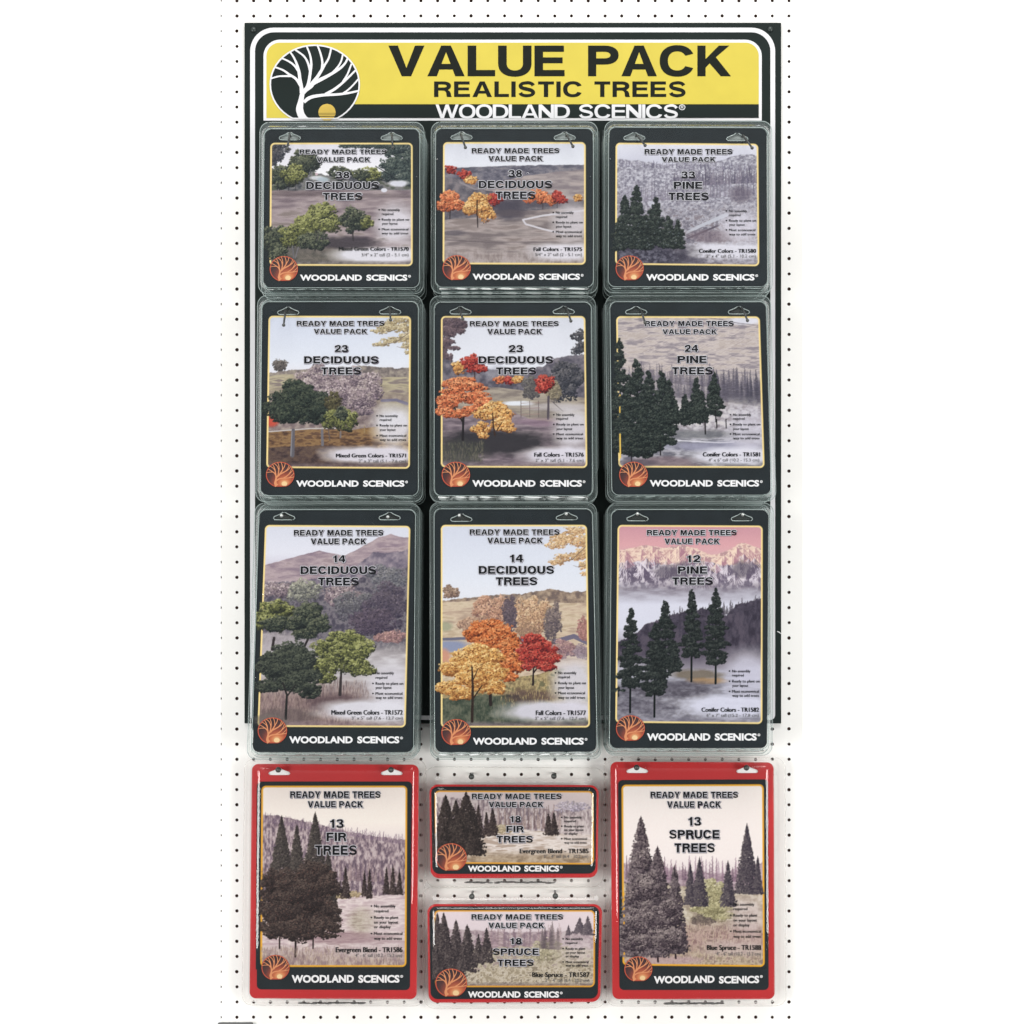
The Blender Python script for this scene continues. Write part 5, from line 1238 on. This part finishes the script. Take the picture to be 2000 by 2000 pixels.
BLACK = [
 dict(row=0, art=art_green38, seed=1, card=[(518, 253), (818, 253), (817, 560), (515, 560)], q=[(528, 278.8), (806, 278.8), (806, 519.7), (526.3, 518.8)],
  h=heads((585, 755.5, 291.9, 300.4), (618.6, 722.9, 306.8, 316), ('38', 655.8, 682.8, 335.3, 348.3), ('DECIDUOUS', 598, 740.6, 355.2, 369.4), (630.7, 708, 376.6, 390.6)),
  b=std_bul(740.6, (412, 420, 431, 438.7, 450, 457.7), 799), t=('Mixed Green Colors - TR1570', 662, 798, 482.5, 489.6), s=('3/4" x 2" tall (2 - 5.1 cm)', 706, 798, 494.6, 500.6), bad=(554.3, 525.3, 27.6), mk=(586, 795.6, 536.5, 548.2),
  slots=[(566, 266), (765, 266)], hk=[(566, 263, -5, 27), (765, 262, 2, 26)], lab='pack of 38 green deciduous trees, directly under the round emblem of the sign'),
 dict(row=0, art=art_fall38, seed=2, card=[(852.4, 252.4), (1157, 252.4), (1157, 559), (852.4, 559)], q=[(865.4, 277.5), (1144, 277.5), (1144, 517), (864.5, 516)],
  h=heads((921.3, 1092.7, 289.3, 299), (954, 1060, 304.5, 314.2), ('38', 993, 1020, 332, 346), ('DECIDUOUS', 935, 1078.7, 353, 367.5), (968, 1046, 373.8, 388.7)),
  b=std_bul(1080.6, (417.3, 425.6, 436.4, 444.6, 455, 463), 1138), t=('Fall Colors - TR1575', 1042.4, 1136.5, 483, 490.2), s=('3/4" x 2" tall (2 - 5.1 cm)', 1045, 1136.5, 494, 500), bad=(891.9, 523.5, 27.6), mk=(923, 1132.8, 534.6, 546.4),
  slots=[(901.5, 265), (1103, 265.5)], hk=[(900, 262, 9, 26), (1106, 262, 13, 24)], lab='pack of 38 red and gold autumn trees beside a winding path, top middle'),
 dict(row=0, art=art_pine33, seed=3, card=[(1191, 250), (1497, 251), (1498.5, 558), (1190, 558)], q=[(1202.4, 278.7), (1481, 280.7), (1483, 520), (1201.4, 516.7)],
  h=heads((1259, 1431, 291, 301.4), (1292.5, 1397.7, 306.6, 316), ('33', 1330.8, 1357.7, 334.6, 348), ('PINE', 1316, 1372, 354.8, 369), (1306, 1384.6, 376, 391)),
  b=std_bul(1418.8, (414.3, 422, 433, 441, 451.5, 459.8), 1476.8), t=('Conifer Colors - TR1580', 1365.4, 1476.4, 486.3, 493.6), s=('2" x 4" tall (5.1 - 10.2 cm)', 1379.5, 1476, 497, 503), bad=(1229.8, 524, 27.5), mk=(1261.9, 1473.7, 535.4, 547.8),
  slots=[(1239, 266), (1440, 267.5)], hk=[(1243, 263, 17, 21), (1451, 264, 18, 25)], lab='pack of 33 pine trees with hazy blue forest picture, top right'),
 dict(row=1, art=art_green23, seed=4, card=[(513.4, 591), (815, 591), (815, 966), (510, 966)], q=[(524.5, 616.7), (802.8, 617.2), (800.5, 915.5), (520, 914)],
  h=heads((579.5, 751, 626.8, 636.3), (613, 717, 642.3, 651.7), ('23', 653.6, 679.7, 674, 687.5), ('DECIDUOUS', 594, 739.3, 695.8, 709.8), (627.4, 705.3, 717.4, 731.4)),
  b=std_bul(736.5, (814.4, 822, 833, 841.5, 853, 861), 795), t=('Mixed Green Colors - TR1571', 656.5, 792.8, 886, 893.4), s=('2" x 3" tall (5.1 - 7.6 cm)', 700.4, 792.8, 897.4, 903.4), bad=(547.2, 927.2, 27.8), mk=(578.6, 789.9, 938.4, 950.6),
  slots=[(563, 607), (762, 606)], hk=[(558, 604, -4, 31), (761, 601, 2, 24)], lab='pack of 23 green deciduous trees with a dark thick-trunked tree in its picture'),
 dict(row=1, art=art_fall23, seed=5, card=[(850, 592), (1153, 592), (1156, 966), (850, 966)], q=[(861.2, 617.2), (1143.2, 617.2), (1147.2, 914), (861, 912.8)],
  h=heads((917.5, 1091.6, 627.2, 636.8), (951.8, 1058.6, 642.3, 652.4), ('23', 993.6, 1021.5, 674, 688), ('DECIDUOUS', 934.6, 1080.5, 695.8, 709.8), (969, 1047.5, 717.6, 731.4)),
  b=std_bul(1081.6, (812.2, 819.8, 831, 839.8, 850, 858), 1140), t=('Fall Colors - TR1576', 1043.7, 1140, 883.9, 891.9), s=('2" x 3" tall (5.1 - 7.6 cm)', 1046, 1140, 896, 902), bad=(890.3, 927.2, 27.8), mk=(922.4, 1136.5, 937.8, 950.6),
  slots=[(899.5, 606), (1101, 605.5)], hk=[(896, 601, 8, 22), (1106, 600, 9, 27)], lab='pack of 23 orange and gold autumn trees before a farm gate, centre'),
 dict(row=1, art=art_pine24, seed=6, card=[(1193, 591), (1495, 591), (1505, 965), (1197, 965)], q=[(1203.4, 617.4), (1483.9, 617.9), (1493.4, 913.9), (1207.9, 912.8)],
  h=heads((1259.7, 1433.3, 626.8, 636.8), (1294, 1400.4, 643, 652.4), ('24', 1337.4, 1363.7, 673.5, 687.3), ('PINE', 1323.2, 1380.4, 695, 709), (1312.5, 1392.6, 717, 731.4)),
  b=std_bul(1426.7, (812.2, 819.8, 831, 839.8, 850, 858), 1485), t=('Conifer Colors - TR1581', 1373, 1484.3, 883.4, 891.4), s=('4" x 6" tall (10.2 - 15.3 cm)', 1383.7, 1483, 895.4, 901.4), bad=(1237.2, 927.3, 28), mk=(1269, 1482.8, 937.7, 950.2),
  slots=[(1242.5, 606), (1443, 606)], hk=[(1251, 604, 9, 26), (1449, 601, 11, 25)], lab='pack of 24 pine trees with dark conifers covering the left of its picture'),
 dict(row=2, art=art_green14, seed=7, card=[(508, 997), (809.7, 997), (805.6, 1469), (493.5, 1469)], q=[(517.7, 1025.2), (801.6, 1027), (792.2, 1420.8), (502.9, 1419.4)],
  h=heads((574, 749, 1035, 1046), (607, 715.5, 1051.5, 1062.8), ('14', 649.5, 675, 1084.4, 1098.6), ('DECIDUOUS', 587, 735, 1106, 1121.2), (621.3, 701, 1128, 1143.6)),
  b=std_bul(728.4, (1317, 1325.8, 1337.4, 1345.4, 1357, 1365), 787.6, 5.2), t=('Mixed Green Colors - TR1572', 647.4, 786.3, 1387, 1395.8), s=('3" x 5" tall (7.6 - 12.7 cm)', 686.7, 786.3, 1399.4, 1405.4), bad=(532, 1427.5, 28.8), mk=(564.8, 780, 1438.3, 1451.7),
  slots=[(555, 1008), (761, 1008)], hk=[(550, 1006, 0, 1), (757.5, 1008.5, 0, 1)], lab='pack of 14 green deciduous trees under a purple mountain'),
 dict(row=2, art=art_fall14, seed=8, card=[(849.6, 995.6), (1155, 995.6), (1164.5, 1468), (851, 1469)], q=[(861, 1025), (1146.4, 1025), (1152.4, 1420.8), (861, 1420.8)],
  h=heads((917.4, 1093, 1033.8, 1044.5), (951.9, 1060, 1050, 1061), ('14', 995, 1021.8, 1083, 1097.8), ('DECIDUOUS', 935, 1082.4, 1105.4, 1120.7), (968.5, 1049.6, 1127.4, 1142.8)),
  b=std_bul(1085, (1316.6, 1324.7, 1336.5, 1345.4, 1356, 1364.8), 1144, 5.2), t=('Fall Colors - TR1577', 1046.9, 1144.3, 1387.7, 1396.6), s=('3" x 5" tall (7.6 - 12.7 cm)', 1045, 1144.3, 1400, 1406), bad=(890.8, 1430.7, 28.8), mk=(923.6, 1140.3, 1441, 1454.4),
  slots=[(901, 1011), (1107, 1008)], hk=[(897, 1005.5, 0, 1), (1106, 1002.5, 0, 1)], lab='pack of 14 orange, gold and crimson autumn trees on a tall card'),
 dict(row=2, art=art_pine12, seed=9, card=[(1196.3, 997), (1500.5, 997), (1497.8, 1461), (1192.3, 1461)], q=[(1206.3, 1025.2), (1489.7, 1026.5), (1489, 1414), (1201.7, 1411.4)],
  h=heads((1263.6, 1439, 1035, 1045.4), (1298, 1405.5, 1051.6, 1062.3), ('12', 1340.3, 1367.8, 1084.4, 1098), ('PINE', 1324, 1381.3, 1106, 1120.7), (1313, 1392.8, 1127.5, 1142.3)),
  b=std_bul(1425, (1313.2, 1321.3, 1333, 1341.5, 1352.8, 1361), 1483.8, 5.2), t=('Conifer Colors - TR1582', 1370.5, 1482.2, 1382, 1390.2), s=('6" x 7" tall (15.2 - 17.8 cm)', 1380, 1482, 1394, 1400), bad=(1231.3, 1422.8, 28.3), mk=(1263.6, 1478, 1432.4, 1446.4),
  slots=[(1245, 1010), (1449, 1010)], hk=[(1245, 1002.5, 0, 1), (1450.5, 1004, 0, 1)], lab='pack of 12 pine trees under a pink alpine sky'),
]

PACK_DEPTH = .031
def black_pack(p):
    f = FRONT[p['row']]; q = p['card']
    base = P((q[2][0] + q[3][0]) / 2, max(q[2][1], q[3][1]) + 8, f)
    root = empty('blister_pack', base, 'black carded ' + p['lab'], 'tree pack', 'black carded packs hanging in front of the sign')
    slots = p['slots']
    m = MB(); m.poly([rquad(q, 12, 0)] + [sombrero(x, y, 40, 12.5) for x, y in slots], f - .0030, .0009); m.build('card', M['card'], root)
    h = p['h']
    print_card(root, p['q'], f - .0026, p['art'], h, p['b'], p['s'], p['t'], M['ink'], p['seed'], (12, 2, 3, 3), 1.0)
    badge(root, *p['bad'], f - .0014)
    maker(root, *p['mk'], f - .0022)
    shell(root, q, f, PACK_DEPTH * .9, 12, (M['clear'], M['clear_front']), slots, (10, 14, 10, 14), 9, shine=.8 if p['seed'] % 3 != 2 else 1.5)
    for x, y in slots:
        m = MB(); m.poly([rrect(x - 24, y - 9, x + 24, y + 9, 4)], f - .006, .0006); m.build('slot_backing', M['tab' if p['row'] == 0 else 'tab_thin'], root)
    for x, y in slots:
        m = MB(); slot_rim(m, x, y, f + .0004); m.build('slot_rim', M['bead'], root, True)
    # the packs waiting behind it on the same pegs
    for k, word in ((1, 'directly behind'), (2, 'last in line behind')):
        d = f - k * PACK_DEPTH - .002
        jx, jy = random.Random(p['seed'] * 7 + k).uniform(-1.5, 1.5), random.Random(p['seed'] * 5 + k).uniform(-.8, .8)
        # the same outline carried straight back along the pegs, not along the view
        back = []
        for x, y in q:
            w = P(x, y, f); fac = S * (D - d) / D
            back.append((PXC + (w[0] - XC) / fac + jx, PYC - (w[2] - ZC) / fac + jy))
        b2 = P((back[2][0] + back[3][0]) / 2, max(back[2][1], back[3][1]) + 8, d)
        r2 = empty('blister_pack', b2, ('spare black pack ' + word + ' the front ' + p['short']), 'tree pack', 'spare packs behind the front ones')
        sl = []
        for x, y in slots:
            w = P(x, y, f); fac = S * (D - d) / D
            sl.append((PXC + (w[0] - XC) / fac, PYC - (w[2] - ZC) / fac))
        m = MB(); m.poly([rquad(back, 12, 0)] + [sombrero(x, y, 40, 12.5) for x, y in sl], d - .003, .0009); m.build('card', M['card'], r2)
        shell(r2, back, d, PACK_DEPTH * .9, 12, (M['clear'], M['clear_front']), sl, (10, 14, 10, 14), 9, shine=1.0 if p['seed'] % 3 != 2 else 2.2)
    for (x, y, dx, dy), side in zip(p['hk'], ('left', 'right')):
        hook(f, x, y, dx, dy, 'wire peg hook through the ' + side + ' slot of the ' + p['short'], reach=.026 if p['row'] < 2 else .006, ball=3.2 if p['row'] < 2 else 3.3, rod=1.9, tip='tip' if p['row'] < 2 else 'tip_glint')

for p, s_ in zip(BLACK, ('38 green deciduous tree pack', '38 autumn tree pack', '33 pine tree pack', '23 green deciduous tree pack', '23 autumn tree pack', '24 pine tree pack', '14 green deciduous tree pack', '14 autumn tree pack', '12 pine tree pack')):
    p['short'] = s_
    black_pack(p)

RED_P = [
 dict(art=art_fir13, seed=11, red=[(492, 1492), (818, 1493.3), (813.8, 1951.6), (487.2, 1950)], pan=[(503, 1526.3), (805, 1526.3), (800.6, 1933.8), (501.5, 1932.4)], q=[(510.6, 1534.5), (795.4, 1534.5), (793.8, 1888.5), (508.6, 1888.5)],
  h=heads((566.8, 743.3, 1545.5, 1558.4), (601, 709, 1564.7, 1577), ('13', 643.7, 671, 1600, 1617), ('FIR', 637.6, 676.6, 1625.9, 1643), (615.4, 697.2, 1651, 1669.8)),
  b=red_bul(725.4, (1772.4, 1782, 1794.6, 1804, 1813, 1826, 1835.5), 786.4), t=('Evergreen Blend - TR1586', 656, 785.8, 1850, 1859.9), s=('4" - 6" tall (10.2 - 15.3 cm)', 693.9, 785, 1862.6, 1869.2), bad=(538, 1890, 27.4), mk=(569.6, 780.3, 1904.6, 1919.5),
  slots=[(545.4, 1507), (765, 1507)], hk=[(543.5, 1502.5, 0, 1), (763.6, 1502.5, 0, 1)], fl=(14, 10, 14, 13), d=.042, lab='red carded pack of 13 dark fir trees, bottom left', short='13 fir tree pack', foam=(585, 712, 1955, 1963), mar=(9, 3, 4, 5)),
 dict(art=art_fir18, seed=12, red=[(838.5, 1532), (1169.7, 1533.5), (1167, 1714.3), (841, 1715.6)], pan=[(842, 1536), (1165.4, 1537), (1163, 1706.4), (844.5, 1707)], q=[(848.5, 1544), (1159, 1545), (1160.5, 1688.5), (850.4, 1686.6)],
  h=heads((921.6, 1097, 1550, 1560.7), (954.6, 1061.5, 1566, 1576.6), ('18', 995.5, 1017.4, 1593.7, 1606), ('FIR', 989, 1022.7, 1613, 1625.4), (970, 1041, 1632.5, 1645.7)),
  b=red_bul(1097, (1598.7, 1606, 1616, 1623, 1630.4, 1640.4, 1647.8), 1147, 4.6), t=('Evergreen Blend - TR1585', 1015.3, 1149.4, 1657.6, 1666.5), s=('2" - 4" tall (6.4 - 10.2 cm)', 1062, 1149, 1669.5, 1675.5), bad=(881.2, 1674.7, 30.4), mk=(914, 1092, 1690.8, 1702.3),
  slots=[], hk=[(920.8, 1516, 0, 1), (1081.8, 1515, 0, 1)], fl=(10, 34, 12, 18), d=.036, lab='small wide red pack of 18 fir trees, between the two tall red packs', short='18 fir tree pack', foam=(908, 1084, 1720, 1727), mar=(5, 3, 3, 4)),
 dict(art=art_spruce18, seed=13, red=[(834.5, 1765.8), (1176.3, 1765.8), (1172.3, 1957), (837, 1958.5)], pan=[(838.5, 1770), (1171, 1770), (1167.5, 1950.5), (841, 1951.5)], q=[(847.7, 1777.7), (1162.3, 1777.7), (1161.8, 1928), (849.6, 1928)],
  h=heads((920.8, 1100, 1785.6, 1796), (954, 1062.8, 1802, 1812.5), ('18', 995.5, 1019.3, 1832, 1844.4), ('SPRUCE', 962.5, 1052.2, 1852.4, 1865.3), (971.8, 1042.5, 1874, 1886.7)),
  b=red_bul(1099.8, (1836, 1843.7, 1855, 1862.7, 1870, 1881, 1888), 1150, 4.6), t=('Blue Spruce - TR1587', 1039.8, 1151.2, 1899, 1908.3), s=('2" - 4" tall (6.4 - 10.2 cm)', 1065, 1151, 1911.4, 1917.6), bad=(881.2, 1920, 31), mk=(914, 1092, 1936.4, 1948.5),
  slots=[], hk=[(921.6, 1750, 0, 1), (1084.7, 1749, 0, 1)], fl=(10, 34, 12, 11), d=.036, lab='small wide red pack of 18 spruce trees, lowest in the middle', short='18 spruce tree pack', foam=None, mar=(5, 3, 3, 4)),
 dict(art=art_spruce13, seed=14, red=[(1192, 1487.8), (1511, 1489), (1513, 1951.5), (1196, 1951.5)], pan=[(1207, 1523.5), (1500, 1522), (1501.4, 1933.6), (1209.8, 1933.6)], q=[(1213.9, 1532.5), (1491.8, 1531.7), (1493.7, 1888.4), (1216, 1885.6)],
  h=heads((1270.7, 1441.6, 1546.3, 1558.3), (1303, 1408, 1565, 1577.5), ('13', 1343.4, 1369, 1595.7, 1612.7), ('SPRUCE', 1307, 1405, 1621, 1638), (1317.3, 1396.3, 1647, 1664.8)),
  b=red_bul(1427.3, (1769, 1777.8, 1790.4, 1800, 1809.4, 1821.7, 1831.6), 1487), t=('Blue Spruce - TR1588', 1381, 1486.3, 1845.9, 1855.4), s=('4" - 6" tall (10.2 - 15.2 cm)', 1399, 1486, 1859.6, 1866.2), bad=(1246.8, 1893, 27.4), mk=(1277, 1482.8, 1906.7, 1921),
  slots=[(1244.6, 1503), (1459.4, 1503)], hk=[(1243.5, 1498, 0, 1), (1458, 1498.5, 0, 1)], fl=(12, 9, 22, 13), d=.042, lab='red carded pack of 13 tall spruce trees on a white sky, bottom right', short='13 spruce tree pack', foam=(1302, 1412, 1957, 1963), mar=(5, 3, 3, 4)),
]

def red_pack(p):
    f = p['d']; q = p['red']; sm = not p['slots']
    base = P((q[2][0] + q[3][0]) / 2, max(q[2][1], q[3][1]) + 8, f)
    root = empty('blister_pack', base, p['lab'], 'tree pack', 'red carded packs on the bare pegboard')
    holes = [sombrero(x, y, 43, 14) for x, y in p['slots']]
    m = MB(); m.poly([rquad(q, 17 if sm else 13, 0)] + holes, f - .0034, .0009); m.build('card', M['red'], root)
    m = MB(); m.poly([rquad(p['pan'], 14 if sm else 9, 0)], f - .0030); m.build('black_panel', M['card'], root)
    for x, y in p['slots']:
        m = MB(); m.poly([rrect(x - 26, y - 10, x + 26, y + 10, 4)], f - .0052, .0006); m.build('slot_backing', M['shine'], root)  # white backing added; stands in for the lit board behind the slot
    slope = -.012 if p['seed'] == 14 else (-.003 if p['seed'] == 11 else 0)
    print_card(root, p['q'], f - .0026, p['art'], p['h'], p['b'], p['s'], p['t'], M['ink'], p['seed'], p['mar'], 1.0)
    badge(root, *p['bad'], f - .0014)
    x0, x1, y0, y1 = p['mk']
    maker(root, x0, x1, y0, y1, f - .0022, slope)
    shell(root, q, f, f * .8 - .004, 17 if sm else 13, (M['film'], M['film_front']), p['slots'], p['fl'], 0, dome=True)
    if p['foam']:
        x0, x1, y0, y1 = p['foam']; rg = random.Random(p['seed']); m = MB()
        for k in range(22):
            c = P(x0 + (x1 - x0) * (k + rg.uniform(.2, .8)) / 22, (y0 + y1) / 2 + rg.uniform(-1, 1), f * .5 + rg.uniform(-.004, .004)); m.ball(c, rg.uniform(2.2, 3.6) * S, 8, 6, (2.4, 1, .55))
        m.build('packed_trees', M['foam'], root, True)
    for (x, y, dx, dy), side in zip(p['hk'], ('left', 'right')):
        hook(f, x, y, dx, dy, 'round ended steel peg through the ' + side + ' hanging hole of the ' + p['short'], reach=.0125, ball=5.6, rod=2.2)
for p in RED_P: red_pack(p)

# the dark edge of something cut off by the picture's lower left corner
m = MB(); m.poly([rrect(425, 1997.5, 494, 2040, 3)], .006, .003)
o = m.build('display_box', M['grey'])
tag(o, 'dark grey box edge just showing at the very bottom left corner of the pegboard', 'box')

# a wisp of bare card where the sign's right edge is torn
m = MB(); m.strip([(1518, 1233, 1.6), (1522, 1235, 2.0), (1526, 1238, 1.2)], .0064)
sc_o = m.build('edge_scratch', M['sign_white'], bpy.data.objects['header_sign'])
